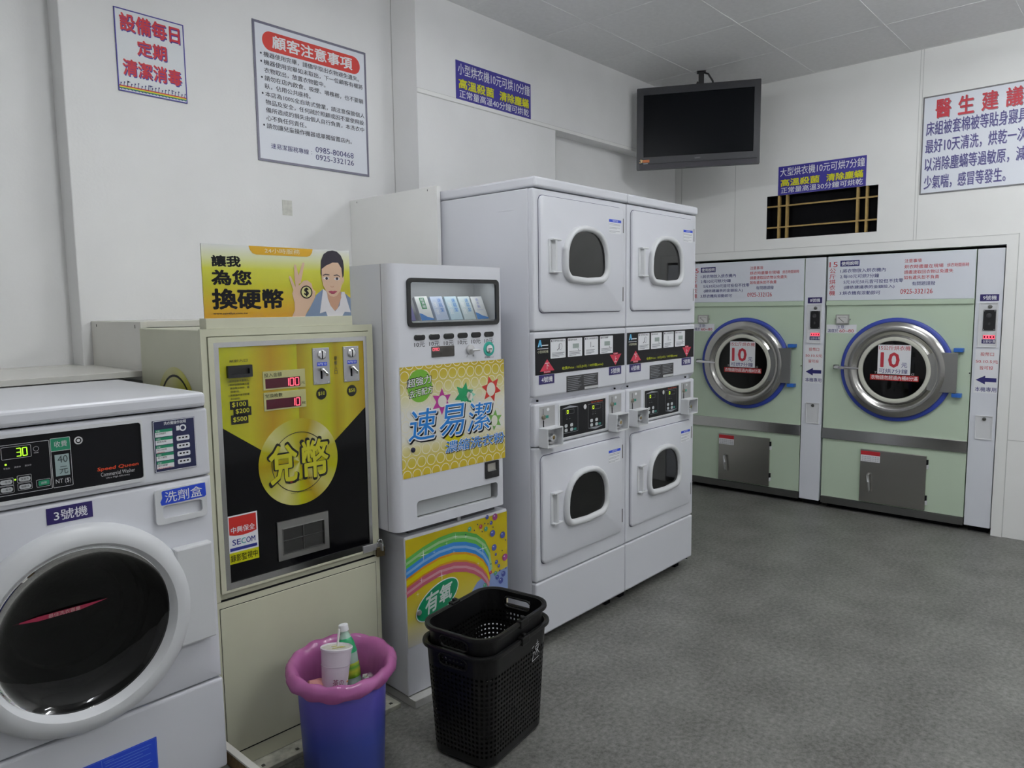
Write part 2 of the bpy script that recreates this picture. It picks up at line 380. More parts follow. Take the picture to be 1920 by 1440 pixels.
price_sign('blue sign with white and yellow text above the black lattice window', (XB, 2.161, 2.247), -90, .597, .201, '大型烘衣機10元可烘7分鐘', ('高溫殺菌', '清除塵蟎'), '正常量高溫30分鐘可烘乾')
# doctor's advice, cut by the picture edge
t = sign('wall_sign', 'white framed sign with red title and violet text cut by the right picture edge', (XB, 1.238, 2.150), -90, .76, .606, PAPER, mat('grey_frame', (.16, .16, .17), .4), .0085)
for nm, m, d, yy in (('title_shadow', GREY, .004, Y1), ('title_lettering', mat('title_red', (.55, .03, .05), .5), 0, Y2)):
    g = G()
    for k, ch in enumerate('醫生建議'): g.text(ch, .073 + k * .124 + d, .466 - d, .155 + k * .124 + d, .575 - d, yy, .024)
    g.build(nm, m, t)
adv = (('床組被套棉被等貼身寢具', .363, .449), ('最好10天清洗，烘乾一次', .253, .339), ('以消除塵蟎等過敏原，減', .142, .228), ('少氣喘，感冒等發生。', .030, .116))
for nm, m, d, yy in (('text_shadow', mat('pale_violet', (.36, .37, .52), .5), .003, Y1), ('text_lettering', mat('violet_ink', (.055, .045, .22), .5), 0, Y2)):
    g = G()
    for s, a, b in adv: g.text(s, .024 + d, a - d, (.555 if s[-1] not in '。' else .462) + d, b - d, yy, .012)
    g.build(nm, m, t)
# paper patch on the pier
tag(G().box(0, .0505, -.0012, 0, 0, .069).build('paper_patch', mat('old_tape', (.62, .62, .57), .6, noise=.12, nscale=60)), 'small yellowed tape patch stuck on the pier below the large notice', 'tape').location = (1.868, YL, 1.902)

# ================================================================== laminate shelf behind the machines
t = thing('wall_shelf', 'white laminate shelf with a step up, behind the washer and change machine', 'shelf', (0, 0, 0))
G().box(-1.2, 1.024, 2.620, 3.188, 1.243, 1.263, .001).box(-1.2, .985, 3.075, 3.188, 1.243, 1.2635).build('low_board', LAMINATE, t)
G().box(1.024, 1.046, 2.616, YL - .002, 1.228, 1.431, .001).build('side_board', LAMINATE, t)
G().box(1.046, 2.235, 2.618, YL - .002, 1.410, 1.432, .001).build('high_board', LAMINATE, t)
G().box(1.0235, 1.024, 2.66, 2.664, 1.408, 1.42).box(1.0235, 1.024, 3.02, 3.024, 1.41, 1.42).build('screw_mark', DARK, t)

# ================================================================== front-load washer
W = thing('washing_machine', 'white front-loading coin washer with round black glass door, at the left picture edge', 'washing machine', (.304, 1.987, .1148), -.5)
W.scale = (.9216,) * 3
G().loft([[(-.005, y_, .022), (.692, y_, .022), (.692, y_, 1.18), (-.005, y_, 1.18)] for y_ in (.028, .65)], cap1=True).build('cabinet', ENAMEL, W)
G().box(-.008, .684, -.008, .665, 1.179, 1.2235, .012, 3).build('lid', ENAMEL, W)
G().box(-.004, .690, 0, .03, .970, 1.174, .008, 3).build('upper_front', ENAMEL, W)
dc = (.312, .612)
def edge_pt(a, x0, x1, z0, z1):
    ca, sa = math.cos(a), math.sin(a); t_ = min([((x1 if ca > 0 else x0) - dc[0]) / ca if abs(ca) > 1e-9 else 9, ((z1 if sa > 0 else z0) - dc[1]) / sa if abs(sa) > 1e-9 else 9])
    return dc[0] + t_ * ca, dc[1] + t_ * sa
angs = sorted([2 * PI * k / 68 for k in range(68)] + [math.atan2(z - dc[1], x - dc[0]) % (2 * PI) for x in (-.004, .690) for z in (.325, .965)])
sq = lambda d: [edge_pt(a, -.004 + d, .690 - d, .325 + d, .965 - d) for a in angs]
ho = [(dc[0] + .236 * math.cos(a), dc[1] + .236 * math.sin(a)) for a in angs]
G().loft([[(x, y_, z) for x, z in pp] for pp, y_ in ((sq(0), .03), (sq(0), .008), (sq(.0024), .0024), (sq(.008), 0), (ho, 0), (ho, .03))]).build('lower_front', ENAMEL, W, 50)
kp = G().box(-.004, .692, -.002, .03, .024, .320, .008, 3).build('kick_panel', ENAMEL, W)
g = G()
for x in (.04, .65):
    for y in (.08, .58): g.box(x - .02, x + .02, y - .02, y + .02, -.016, .03)
g.build('foot', DARK, W)
cp = G().ring(rr(-.002, .985, .499, 1.163, .012), rr(.006, .9945, .4935, 1.154, .008), -.006, .004).build('control_panel', PLASTIC_W, W)
G().rect(.003, .990, .497, 1.158, -.0012).build('control_face', BLACK, cp)
g = G()
q = -.0018; WL = mat('white_line', (.6, .6, .62), .5)
def outl(g, x0, z0, x1, z1, y=q, w=.0012, r=.002): return g.line(rr(x0, z0, x1, z1, r, 3), w, y, True)
outl(g, .02, 1.008, .2655, 1.1355); outl(g, .2685, 1.008, .3145, 1.138); g.rect(.2685, 1.1035, .3145, 1.105, q)
outl(g, .160, 1.0997, .2244, 1.1303, w=.0009)
for x, z in ((.150, 1.034), (.150, 1.0145), (.1895, 1.0365), (.1895, 1.0165)): outl(g, x, z, x + .031, z + .0175, w=.0008)
outl(g, .231, 1.0165, .262, 1.0355, w=.0008)
g.line(ell(.2357, 1.1174, .006, n=20), .0008, q, True); g.text('時間', .2305, 1.1055, .2405, 1.109, q); g.text('NT ($)', .2745, 1.0145, .310, 1.0295, q)
g.text('可洗衣', .162, 1.0745, .176, 1.079, q); g.text('洗衣中', .185, 1.075, .199, 1.0795, q); g.text('脫水中', .2085, 1.0755, .2225, 1.08, q)
g.text('Commercial Washer', .3835, 1.0165, .472, 1.0275, q); g.text('Ultra High Efficiency', .396, 1.0075, .458, 1.0135, q)
g.build('white_markings', WL, cp)
g = G()
for x, z in ((.1525, 1.0405), (.1525, 1.021), (.1925, 1.0425), (.1925, 1.0225)): g.poly(rr(x, z - .004, x + .026, z + .0075, .005), q)
g.build('cycle_button', mat('button_grey', (.52, .54, .56), .5), cp)
g = G()
for s, x, z in (('一般洗', .1525, 1.0405), ('一般洗', .1525, 1.021), ('快速洗', .1925, 1.0425), ('精緻洗', .1925, 1.0225)): g.text(s, x + .004, z - .001, x + .022, z + .005, -.0024)
g.build('button_lettering', BLACK, cp)
G().poly(rr(.235, 1.0195, .260, 1.033, .003), q).rect(.2685, 1.105, .3145, 1.138, q).build('green_field', GREENP, cp)
G().text('啟動', .241, 1.0235, .254, 1.0295, -.0024).text('收費', .277, 1.114, .307, 1.130, -.0024, .01).build('green_field_lettering', WL, cp)
G().rect(.276, 1.037, .3095, 1.094, q).build('price_window', mat('lcd_grey', (.33, .43, .43), .35), cp)
G().text('40', .282, 1.072, .306, 1.091, -.0024).text('元', .285, 1.042, .305, 1.062, -.0024).build('price_lettering', mat('ink_soft', (.04, .06, .06), .5), cp)
GLED = mat('green_led', (.45, 1, .03), .5, emit=1.0)
G().seg7('30', .1905, 1.1045, .2175, 1.1245, q, .2).poly(ell(.1675, 1.0867, .0024, n=12), q).poly(ell(.185, 1.0455, .0022, n=12), q).build('green_display', GLED, cp)
G().text('Speed Queen', .375, 1.0305, .4815, 1.0425, q, .03, .15).build('red_lettering', mat('orange_red_print', (.75, .07, .015), .5), cp)
G().cyl(.3335, 1.1255, .0105, -.006, 0, 28).build('key_lock', CHROME, cp)
G().lathe([(.0045, -.0063), (.007, -.0063)], .3335, 1.1255, 24).build('key_slot', DARK, cp)
# instruction sticker
st = G().box(.527, .648, -.003, .001, 1.0015, 1.152).build('instruction_sticker', mat('sticker_navy', (.012, .016, .07), .4), W)
g = G(); outl(g, .5285, 1.003, .6465, 1.1505, -.0034, .0015)
for k in range(5):
    z = 1.118 - k * .0232; g.rect(.532, z - .0135, .581, z, -.0034)
    if k: g.poly(rr(.592, z - .0085, .630, z + .006, .004), -.0034)
g.text('洗衣機操作說明', .558, 1.137, .622, 1.147, -.0034, .02); g.line(ell(.612, 1.1235, .008, n=18), .004, -.0034, True); g.rect(.593, 1.117, .602, 1.131, -.0034)
for k in range(5): g.text('步驟%d' % (k + 1), .5345, 1.1195 - k * .0232, .546, 1.124 - k * .0232, -.0042)
g.build('white_print', WHITE, st)
g = G(); [g.rect(.532, 1.118 - k * .0232, .581, 1.126 - k * .0232, -.0038) for k in range(5)]; g.build('step_bar', GREENP, st)
g = G()
for k, s in enumerate(('放入衣物關門', '選擇洗程', '加入洗衣劑', '投入硬幣', '按下啟動')): g.text(s, .535, 1.111 - k * .0232, .562, 1.116 - k * .0232, -.0038)
for k in range(1, 5):
    for a in range(3): g.rect(.598 + a * .010, 1.1155 - k * .0232, .604 + a * .010, 1.120 - k * .0232, -.0038)
g.build('black_print', BLACK, st)
G().text('請勿超過', .535, 1.0575, .556, 1.061, -.0038).text('洗衣中請勿開門', .535, 1.011, .575, 1.015, -.0038).build('red_print', REDP, st)
# detergent drawer
dr = G().ring(rr(.518, .848, .669, .952, .012), rr(.538, .864, .654, .902, .010), -.010, .01).build('detergent_drawer', PLASTIC_W, W)
G().loft([[(.538, .01, .864), (.654, .01, .864)], [(.538, .028, .87), (.654, .028, .87)], [(.538, .03, .902), (.654, .03, .902)], [(.538, -.01, .902), (.654, -.01, .902)]], closed=False).build('handle_recess', PLASTIC_W, dr)
G().poly([(.537, .944), (.540, .947), (.6655, .950), (.667, .912), (.662, .907), (.535, .905), (.532, .915), (.538, .927)], -.0106).build('drawer_sticker', BLUEST, dr)
G().text('洗劑盒', .545, .911, .655, .943, -.0112, .008).build('drawer_lettering', WHITE, dr)
ns = G().box(.247, .357, -.0012, 0, .9115, .9553).build('number_sticker', mat('machine_navy', (.022, .012, .12), .4), W)
G().text('3號機', .264, .919, .344, .947, -.0018, .016).build('number_lettering', WHITE, ns)
# door
dd = G().lathe([(.287, 0), (.287, -.022), (.278, -.036), (.255, -.046), (.238, -.044), (.229, -.030), (.226, -.004)], *dc, n=72).build('door', PLASTIC_W, W, 50)
G().box(.556, .668, -.034, -.001, .474, .772, .006).build('handle_plate', PLASTIC_W, dd)
DG = glass_mat('dark_door_glass', (.16, .16, .165), .02, 1.5)
G().lathe([(.230, -.016), (.224, -.008), (.205, .004), (.175, .014), (.13, .022), (.07, .0265), (.001, .028)], *dc, n=72).build('door_glass', DG, dd, 60)
G().lathe([(.232, .0), (.228, .04), (.215, .075), (.21, .098), (.196, .10), (.19, .120), (.15, .125), (.145, .14), (.001, .15)], *dc, n=60).build('inner_bowl', mat('black_rubber', (.03, .03, .031), .2), dd, 60)
G().poly([(.155, .664), (.215, .656), (.315, .656), (.385, .667), (.36, .667), (.30, .668), (.215, .668)], .0185).build('door_stripe', mat('dull_red', (.30, .012, .05), .5), dd)
G().text('最佳洗衣容量', .238, .6565, .315, .667, .0180, .01).build('stripe_lettering', mat('pale_red', (.5, .3, .3), .5), dd)
wl = G().box(.150, .481, -.0038, -.002, .122, .219).build('warning_label', BLUEST, W)
g = G(); outl(g, .152, .124, .4785, .217, -.0043, .0009); g.rect(.331, .124, .3322, .217, -.0043)
for k, wd in enumerate((.125, .118, .10, .122, .09, .12, .125, .118, .10)): g.rect(.340, .203 - k * .0088, .340 + wd, .2048 - k * .0088, -.0043)
g.text('WARNING', .336, .207, .362, .2115, -.0043)
for k in range(6): g.rect(.16, .203 - k * .0125, .31 - (k % 3) * .02, .205 - k * .0125, -.0043)
g.build('label_print', mat('pale_blue', (.13, .25, .72), .5), wl)

# raised platform under the washers with a board along its end
struct(G().box(-1.9, .968, 1.72, 3.19, 0, .10).build('floor_platform', fl))
t = thing('end_board', 'white topped raw timber board along the platform end beside the washer', 'board', (0, 0, 0))
G().box(.969, .990, 1.72, 2.085, .140, .146).build('laminate_edge', LAMINATE, t)
G().box(.969, .990, 1.72, 2.085, 0, .140).build('timber', mat('raw_chipboard', (.20, .13, .06), .8, noise=.3, nscale=60), t)

# ================================================================== change machine
c = thing('change_machine', 'cream steel coin change machine with yellow and black front, between washer and vending machine', 'change machine', (.9941, 2.115, 0), -2.4)
g = G().box(0, .607, .012, .49, .02, 1.409, .003)
g.ring([(0, .02), (.607, .02), (.607, 1.411), (0, 1.411)], [(.018, .573), (.589, .573), (.589, 1.389), (.018, 1.389)], 0, .012)
g.build('cabinet', CREAM, c)
for s, o in (('gold_medallion_print', None),):
    MED = ramp_mat('side_medallion', 0, 0, 1, [(0, (.55, .53, .02)), (.2, (.62, .58, .30)), (.35, (.50, .50, .0)), (.5, (.50, .30, .0)), (.65, (.5, .5, .02)), (.8, (.6, .58, .3)), (1, (.5, .5, .02))], .35, radial=(0, 0))
m_ = G().poly(ell(0, 0, .155, n=48), -.0006).build('side_medallion', MED, c); m_.location = (-.0003, .205, 1.136); m_.rotation_euler = (0, 0, math.radians(-90))
m2 = G().ring(ell(0, 0, .131, n=48), ell(0, 0, .124, n=48), -.0014, -.0008).build('medallion_line', BLACK, m_)
door = G().ring([(.0205, .5985), (.587, .5985), (.587, 1.3865), (.0205, 1.3865)], [(.036, .606), (.578, .606), (.578, 1.370), (.036, 1.370)], -.004, .01).build('door', CREAM, c)
g = G().ring([(.036, .606), (.578, .606), (.578, 1.370), (.036, 1.370)], [(.051, .627), (.5645, .627), (.5645, 1.355), (.051, 1.355)], -.004, .008)
g.build('steel_bezel', mat('polished_steel', (.62, .62, .62), .16, 1), door)
fp = G().box(.051, .5645, -.0005, .006, .627, 1.355).build('front_panel', mat('black_acrylic', (.003, .003, .004), .08, spec=.3), c)
GOLD = ramp_mat('gold_print', 0, .051, .5645, [(0, (.40, .42, .005)), (.17, (.45, .42, .01)), (.32, (.42, .25, .005)), (.40, (.46, .34, .005)), (.50, (.42, .42, .005)), (.502, (.33, .22, .0)), (.62, (.45, .42, .02)), (.72, (.42, .42, .0)), (.78, (.36, .27, .0)), (.86, (.46, .40, .01)), (1, (.44, .30, .0))], .25, coat=.3)
G().poly([(.051, 1.355), (.051, 1.111), (.1722, 1.0258), (.303, .93), (.4403, 1.0208), (.5645, 1.120), (.5645, 1.355)], -.0012).build('gold_field', GOLD, fp)
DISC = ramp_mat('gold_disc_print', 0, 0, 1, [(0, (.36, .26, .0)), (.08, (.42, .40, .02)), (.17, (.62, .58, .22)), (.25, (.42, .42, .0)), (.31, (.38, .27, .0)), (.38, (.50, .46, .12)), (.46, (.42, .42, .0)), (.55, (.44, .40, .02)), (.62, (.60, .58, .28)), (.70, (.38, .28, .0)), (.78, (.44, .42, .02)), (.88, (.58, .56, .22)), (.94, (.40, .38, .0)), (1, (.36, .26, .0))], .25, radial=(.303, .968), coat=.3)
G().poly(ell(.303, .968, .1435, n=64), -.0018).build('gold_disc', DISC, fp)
g = G().line(ell(.303, .968, .0985, n=56), .0022, -.0024, True)
g.text('兌', .191, .903, .297, 1.036, -.0029, .046).text('幣', .308, .903, .413, 1.039, -.0029, .046)
g.text('SAINT-FUN', .277, .9045, .345, .912, -.0029, .01); g.text('www.saintfun.com.tw', .266, .866, .342, .870, -.0029)
g.text('紙鈔入口', .083, 1.308, .1405, 1.3165, -.0024, .006).text('硬幣入口', .447, 1.245, .458, 1.3075, -.0024, .006, vert=True)
for k, s in enumerate(('1.請將紙鈔平整放入', '2.紙鈔破損或髒污者', '機器無法收鈔，請', '勿使用。', '3.若機器不接受鈔票', '請洽服務員。')): g.text(s, .075 + (.006 if s[0] not in '123' else 0), 1.2475 - k * .0108, .142 - (.03 if len(s) < 7 else 0), 1.2545 - k * .0108, -.0024)
for x0, z0, x1, z1 in ((.0775, 1.164, .136, 1.190), (.0875, 1.142, .145, 1.169), (.079, 1.118, .134, 1.147)): g.rect(x0, z0, x1, z1, -.0024)
for x in (.3935, .5125): g.poly(ell(x, 1.1845, .0195, n=28), -.0024)
g.build('black_lettering', mat('black_ink', (.01, .01, .008), .35), fp)
g = G()
g.text('兌', .196, .909, .292, 1.030, -.0034, .026).text('幣', .313, .909, .408, 1.033, -.0034, .024)
for s, x, z in (('$100', .084, 1.170), ('$200', .0945, 1.149), ('$500', .085, 1.124)): g.text(s, x, z, x + .044, z + .016, -.003, .02)
for s, x in (('$10', .3935), ('$50', .5125)): g.text(s, x - .0125, 1.178, x + .0125, 1.192, -.003, .02)
g.build('yellow_lettering', mat('lettering_yellow', (.52, .50, .02), .35), fp)
G().rect(.2655, .9045, .2735, .912, -.0029).build('red_mark', REDP, fp)
bs = G().ring(rr(.073, 1.2615, .151, 1.2985, .002), rr(.083, 1.272, .142, 1.289, .002), -.012, 0).box(.083, .142, -.003, 0, 1.272, 1.289).build('bill_slot', mat('slot_black', (.012, .012, .013), .35), c)
RLED = mat('red_led', (1, .10, .16), .5, emit=1.3)
for lab, dg, z0, z1, unit, nm in (('投入金額', '100', 1.214, 1.273, '元', 0), ('兌換枚數', '10', 1.148, 1.206, '枚', 1)):
    d = G().box(.188, .335, -.003, 0, z0, z1).build('display', mat('display_cream', (.50, .48, .22), .4), c)
    G().rect(.195, z0 + .0045, .316, z0 + .0355, -.0036).build('display_window', mat('dark_red_acrylic', (.07, .0, .012), .1), d)
    G().text(lab, .192, z0 + .0405, .252, z0 + .0535, -.0036, .004).text(unit, .319, z0 + .009, .333, z0 + .019, -.0036).build('display_lettering', BLACK, d)
    n = len(dg); G().seg7(dg, .314 - .0185 * n, z0 + .008, .3135, z0 + .032, -.0042, .2).build('red_digits', RLED, d)
for x, num in ((.365, 'NT$ 10'), (.482, 'NT$ 50')):
    a = G().box(x, x + .063, -.004, 0, 1.2165, 1.338, .001).build('coin_acceptor', mat('cast_zinc', (.48, .48, .50), .32, .9), c)
    g = G()
    for dx in (.006, .057):
        for z in (1.2225, 1.332): g.cyl(x + dx, z, .0022, -.0052, -.0035, 12)
    g.lathe([(.0165, -.004), (.016, -.0075), (.012, -.009), (.004, -.0095)], x + .034, 1.315, 28, False, True)
    g.build('coin_dial', CHROME, a)
    G().rect(x + .032, 1.301, x + .0355, 1.329, -.0099).box(x + .027, x + .034, -.0044, -.004, 1.2345, 1.262).build('coin_slot', DARK, a)
    G().rect(x + .015, 1.2775, x + .053, 1.290, -.0046).build('value_label', BLUEST, a)
    G().text(num, x + .018, 1.2795, x + .049, 1.2875, -.0051, .01).build('value_lettering', WHITE, a)
    G().box(x + .024, x + .036, -.016, -.004, 1.262, 1.271, .002).tube([(x + .03, -.014, 1.268), (x + .045, -.018, 1.252), (x + .044, -.016, 1.244)], .0045, 8).build('return_lever', CHROME, a)
ty = G().ring([(.2115, .653), (.399, .653), (.399, .783), (.2115, .783)], [(.228, .670), (.3825, .670), (.3825, .758), (.228, .758)], -.006, 0)
ty.ring([(.228, .670), (.3825, .670), (.3825, .758), (.228, .758)], [(.2295, .6715), (.381, .6715), (.381, .7565), (.2295, .7565)], -.0085, 0)
tr = ty.build('coin_tray', STEEL, c)
G().rect(.228, .670, .3825, .758, -.0012).build('tray_recess', mat('tray_dark', (.10, .10, .10), .15, .9), tr)
G().box(.304, .306, -.004, -.0012, .672, .756).box(.2295, .381, -.004, -.0012, .715, .717).build('tray_divider', STEELD, tr)
ss = G().box(.050, .147, -.0016, -.0005, .684, .836).build('security_sticker', WHITE, c)
G().poly([(.0545, .832), (.1425, .832), (.1425, .777), (.125, .7725), (.0985, .770), (.072, .7725), (.0545, .777)], -.0021).build('red_field', mat('sticker_red', (.52, .02, .015), .4), ss)
G().text('中興保全', .060, .7805, .137, .800, -.0026, .02).build('white_lettering', WHITE, ss)
g = G().text('SE', .0625, .742, .0895, .760, -.0021, .02).text('OM', .1075, .742, .137, .760, -.0021, .02).rect(.0545, .7245, .1425, .7345, -.0021).build('blue_print', mat('dark_blue_print', (.02, .03, .25), .4), ss)
G().text('C', .0915, .742, .1055, .760, -.0021, .02).build('teal_letter', mat('teal_print', (.05, .35, .38), .4), ss)
G().rect(.050, .684, .147, .7195, -.0021).build('yellow_field', mat('sticker_yellow', (.58, .58, .0), .4), ss)
G().text('錄影監視中', .055, .690, .142, .713, -.0026, .012).build('black_lettering', BLACK, ss)
lp = G().box(.0135, .588, -.002, .012, .075, .551, .0015).build('lower_door', CREAM, c)
G().box(.005, .602, 0, .012, .5735, .5755).box(.0035, .605, .0, .0119, .0705, .072).rect(.012, .072, .5895, .5535, .0005 - .001).build('door_gap', DARK, c)
G().box(.535, .612, -.007, -.004, .598, .622).box(.600, .604, -.030, -.004, .596, .622).build('lock_hasp', STEELL, c)
# illuminated-style header sign
hs = G().box(.021, .5285, .004, .05, 1.411, 1.4425, .001).build('sign_base', CREAM, c)
BAN = ramp_mat('banner_print', 2, 1.4425, 1.6615, [(0, (.52, .25, .0)), (.18, (.55, .35, .0)), (.45, (.48, .46, .01)), (.68, (.56, .57, .04)), (.83, (.64, .66, .35)), (1, (.70, .71, .68))], .2, coat=.4)
bn = G().box(.0215, .5285, .010, .016, 1.4425, 1.6625).build('sign_panel', BAN, hs)
BY = .0096
G().poly([(.168, 1.6625), (.389, 1.6625), (.386, 1.650), (.378, 1.640), (.366, 1.6365), (.192, 1.6365), (.180, 1.640), (.172, 1.650)], BY).build('orange_tab', mat('banner_orange', (.62, .34, .01), .25), bn)
G().text('24小時服務', .220, 1.643, .342, 1.658, BY - .0005, .01).build('tab_lettering', mat('tab_cream', (.75, .66, .42), .4), bn)
G().text('讓我', .051, 1.597, .139, 1.629, BY, .045).text('為您', .0485, 1.5425, .171, 1.5855, BY, .045).text('換硬幣', .048, 1.4705, .2755, 1.529, BY, .045).text('www.saintfun.com.tw', .0475, 1.4535, .155, 1.460, BY, .02).build('banner_lettering', BLACK, bn)
def cv(pts, y, nm, m):          # printed figure: outline given on a 1100 x 560 grid over the sign
    return G().poly([(.0215 + X / 1096 * .507, 1.6615 - Y / 560 * .219) for X, Y in pts], y).build(nm, m, bn)
SK = mat('print_skin', (.62, .42, .29), .3); SKD = mat('print_skin_shadow', (.50, .28, .18), .3); HAIR = mat('print_hair', (.012, .008, .02), .3); SUIT = mat('print_suit', (.17, .23, .34), .3); SHIRT = mat('print_shirt', (.70, .68, .70), .3)
cv([(705, 560), (745, 505), (790, 420), (810, 378), (862, 332), (880, 350), (1010, 350), (1060, 372), (1096, 408), (1096, 560)], BY, 'jacket', SUIT)
cv([(866, 330), (900, 350), (945, 440), (960, 520), (1000, 470), (1020, 352), (1045, 352), (1092, 530), (1040, 526), (1020, 560), (895, 560), (882, 520), (832, 535)], BY - .0004, 'shirt', SHIRT)
cv([(897, 345), (1010, 340), (1015, 400), (980, 495), (955, 515), (922, 470), (902, 410)], BY - .0008, 'neck', SKD)
cv([(1028, 225), (1042, 222), (1044, 255), (1030, 290)], BY - .0008, 'ear', SK)
cv([(850, 200), (857, 90), (880, 35), (915, 8), (955, 0), (990, 8), (1022, 38), (1042, 85), (1046, 150), (1042, 210), (1030, 235), (1010, 170), (880, 180), (860, 225)], BY - .0010, 'hair', HAIR)
cv([(860, 160), (897, 130), (952, 103), (997, 103), (1024, 150), (1030, 230), (1024, 290), (1007, 345), (977, 385), (952, 396), (922, 388), (892, 352), (867, 300), (857, 240)], BY - .0014, 'face', SK)
cv([(868, 238), (885, 226), (905, 226), (920, 240), (905, 250), (882, 250)], BY - .0018, 'eye', SHIRT)
cv([(957, 242), (972, 230), (994, 230), (1008, 242), (992, 253), (970, 253)], BY - .0018, 'eye', SHIRT)
for x in (896, 983): cv([(x + 11 * math.cos(a * .7), 239 + 13 * math.sin(a * .7)) for a in range(9)], BY - .0022, 'iris', HAIR)
cv([(866, 212), (890, 200), (922, 206), (920, 213), (890, 209), (868, 218)], BY - .0018, 'eyebrow', HAIR)
cv([(955, 210), (985, 203), (1010, 218), (1008, 224), (984, 212), (957, 217)], BY - .0018, 'eyebrow', HAIR)
cv([(922, 300), (938, 308), (958, 300), (950, 315), (930, 315)], BY - .0018, 'nose', SKD)
cv([(907, 350), (930, 343), (945, 348), (960, 343), (982, 348), (955, 370), (932, 370)], BY - .0018, 'lips', mat('print_lips', (.30, .04, .08), .3))
cv([(612, 560), (634, 505), (634, 440), (620, 370), (632, 330), (672, 305), (712, 262), (742, 258), (774, 285), (782, 330), (802, 350), (797, 400), (762, 470), (732, 515), (712, 560)], BY - .0008, 'hand', SK)
for p_ in ([(599, 232), (608, 225), (616, 234), (648, 318), (630, 345), (612, 280)], [(643, 138), (651, 130), (659, 138), (674, 220), (672, 318), (648, 320), (641, 220)], [(706, 118), (716, 110), (725, 120), (706, 205), (690, 280), (669, 290), (674, 220)]): cv(p_, BY - .0009, 'finger', SK)
cx_, cz_ = .0215 + 730 / 1096 * .507, 1.6615 - 356 / 560 * .219
G().poly(ell(cx_, cz_, .0205, .0195, 32), BY - .0013).build('printed_coin', mat('coin_cream', (.62, .58, .25), .3), bn)
G().ring(ell(cx_, cz_, .0215, .0212, 36), ell(cx_, cz_, .0180, .0176, 36), BY - .0018, BY - .0013).text('$', cx_ - .0075, cz_ - .0135, cx_ + .0075, cz_ + .0135, BY - .0017, .04).build('coin_mark', BLACK, bn)
# its steel plinth
t = thing('base_plate', 'worn cream steel plinth plate on the floor under the change machine', 'plinth', (1.0, 2.112, 0), -2.4)
G().box(.01, .63, -.062, .56, .0, .018, .002).build('plate', mat('dirty_cream_paint', (.42, .42, .35), .6, noise=.35, nscale=25), t)
g = G()
for x in (.10, .22, .54, .60): g.box(x - .005, x + .005, -.045, -.035, .018, .021)
g.build('bolt', STEELD, t)
# padlock on the hasp
t = thing('padlock', 'small brass padlock hanging from the hasp of the change machine', 'padlock', (1.0017 + .596, 2.083, .571), -8)
G().box(-.015, .016, -.009, .005, 0, .036, .003).build('lock_body', mat('aged_brass', (.16, .12, .06), .4, .8), t)
G().tube([(.011 * math.cos(a), -.002, .036 + .008 + (.018 * math.sin(a) if a > 0 else 0)) for a in [PI * k / 10 for k in range(11)]], .0035, 8).tube([(.011, -.002, .03), (.011, -.002, .045)], .0035, 8).tube([(-.011, -.002, .03), (-.011, -.002, .045)], .0035, 8).build('shackle', CHROME, t)

# ================================================================== detergent vending machine on its stand
v = thing('vending_machine', 'white detergent vending machine with glass display and yellow advert, on a stand', 'vending machine', (1.615, 1.995, 0), -3)
plan = [(.512, 0), (.025, 0)] ; R = .034
arc = [(-.008 + R - R * math.sin(a), R - R * math.cos(a)) for a in [PI / 2 * k / 8 for k in range(9)]]
arc2 = [(.543 - R + R * math.sin(a), R - R * math.cos(a)) for a in [PI / 2 * k / 8 for k in range(8, -1, -1)]]
path = arc + [(-.008, .42), (.543, .42)] + arc2
g = G().loft([[(a, b, z) for a, b in path] for z in (.668, .674, 1.614, 1.620)], closed=False)
g.bm.faces.new([g.bm.verts.new((a, b, 1.620)) for a, b in path]); g.bm.faces.new([g.bm.verts.new((a, b, .668)) for a, b in path])
body = g.build('cabinet', ENAMEL2, v, 40)
ARX0, ARX1 = .026, .509
g = G()
wo = rr(.070, 1.405, .503, 1.565, .014)
g.ring([(ARX1, 1.620) if k < 7 else (ARX0, 1.620) if k < 14 else (ARX0, 1.385) if k < 21 else (ARX1, 1.385) for k in range(28)], wo, 0, .004)
so = rr(.085, .7025, .494, .768, .014)
g.ring([(ARX1, .80) if k < 7 else (ARX0, .80) if k < 14 else (ARX0, .668) if k < 21 else (ARX1, .668) for k in range(28)], so, 0, .004)
g.box(ARX0, ARX1, 0, .004, .80, 1.385)
g.build('front_panel', ENAMEL2, v)
G().box(-.0085, -.0075, .048, .051, .67, 1.62).build('side_seam', GREY, v)
wf = G().ring(rr(.063, 1.3985, .510, 1.5715, .018), rr(.078, 1.4135, .4935, 1.5565, .009), -.007, .002).build('window_frame', mat('black_rubber_trim', (.01, .01, .011), .25), v)
G().rect(.075, 1.410, .498, 1.560, -.002).build('window_glass', glass_mat('clear_glass', (.93, .95, .95), .02, 1.45), v)
g = G().loft([[(.066, .004, 1.402), (.507, .004, 1.402), (.507, .004, 1.568), (.066, .004, 1.568)], [(.066, .14, 1.402), (.507, .14, 1.402), (.507, .14, 1.568), (.066, .14, 1.568)]], cap1=True)
g.build('display_case', mat('case_grey', (.55, .56, .57), .5), v)
cl = bpy.data.lights.new('case_lamp', 'AREA'); cl.shape = 'RECTANGLE'; cl.size = .38; cl.size_y = .02; cl.energy = .16; cl.color = (.95, .98, 1)
co = bpy.data.objects.new('case_lamp', cl); COL.objects.link(co); co.parent = v; co.location = (.286, .030, 1.562); co.rotation_euler = (math.radians(25), 0, 0)
G().box(.068, .505, .012, .05, 1.4025, 1.419, .002).build('display_ledge', mat('ledge_metal', (.75, .75, .75), .25, .6), v)
G().loft([[(.079, .004, .700), (.500, .004, .700), (.500, .004, .772), (.079, .004, .772)], [(.079, .09, .705), (.500, .09, .705), (.500, .09, .772), (.079, .09, .772)]], cap1=True).build('pickup_bin', PLASTIC_W, v)
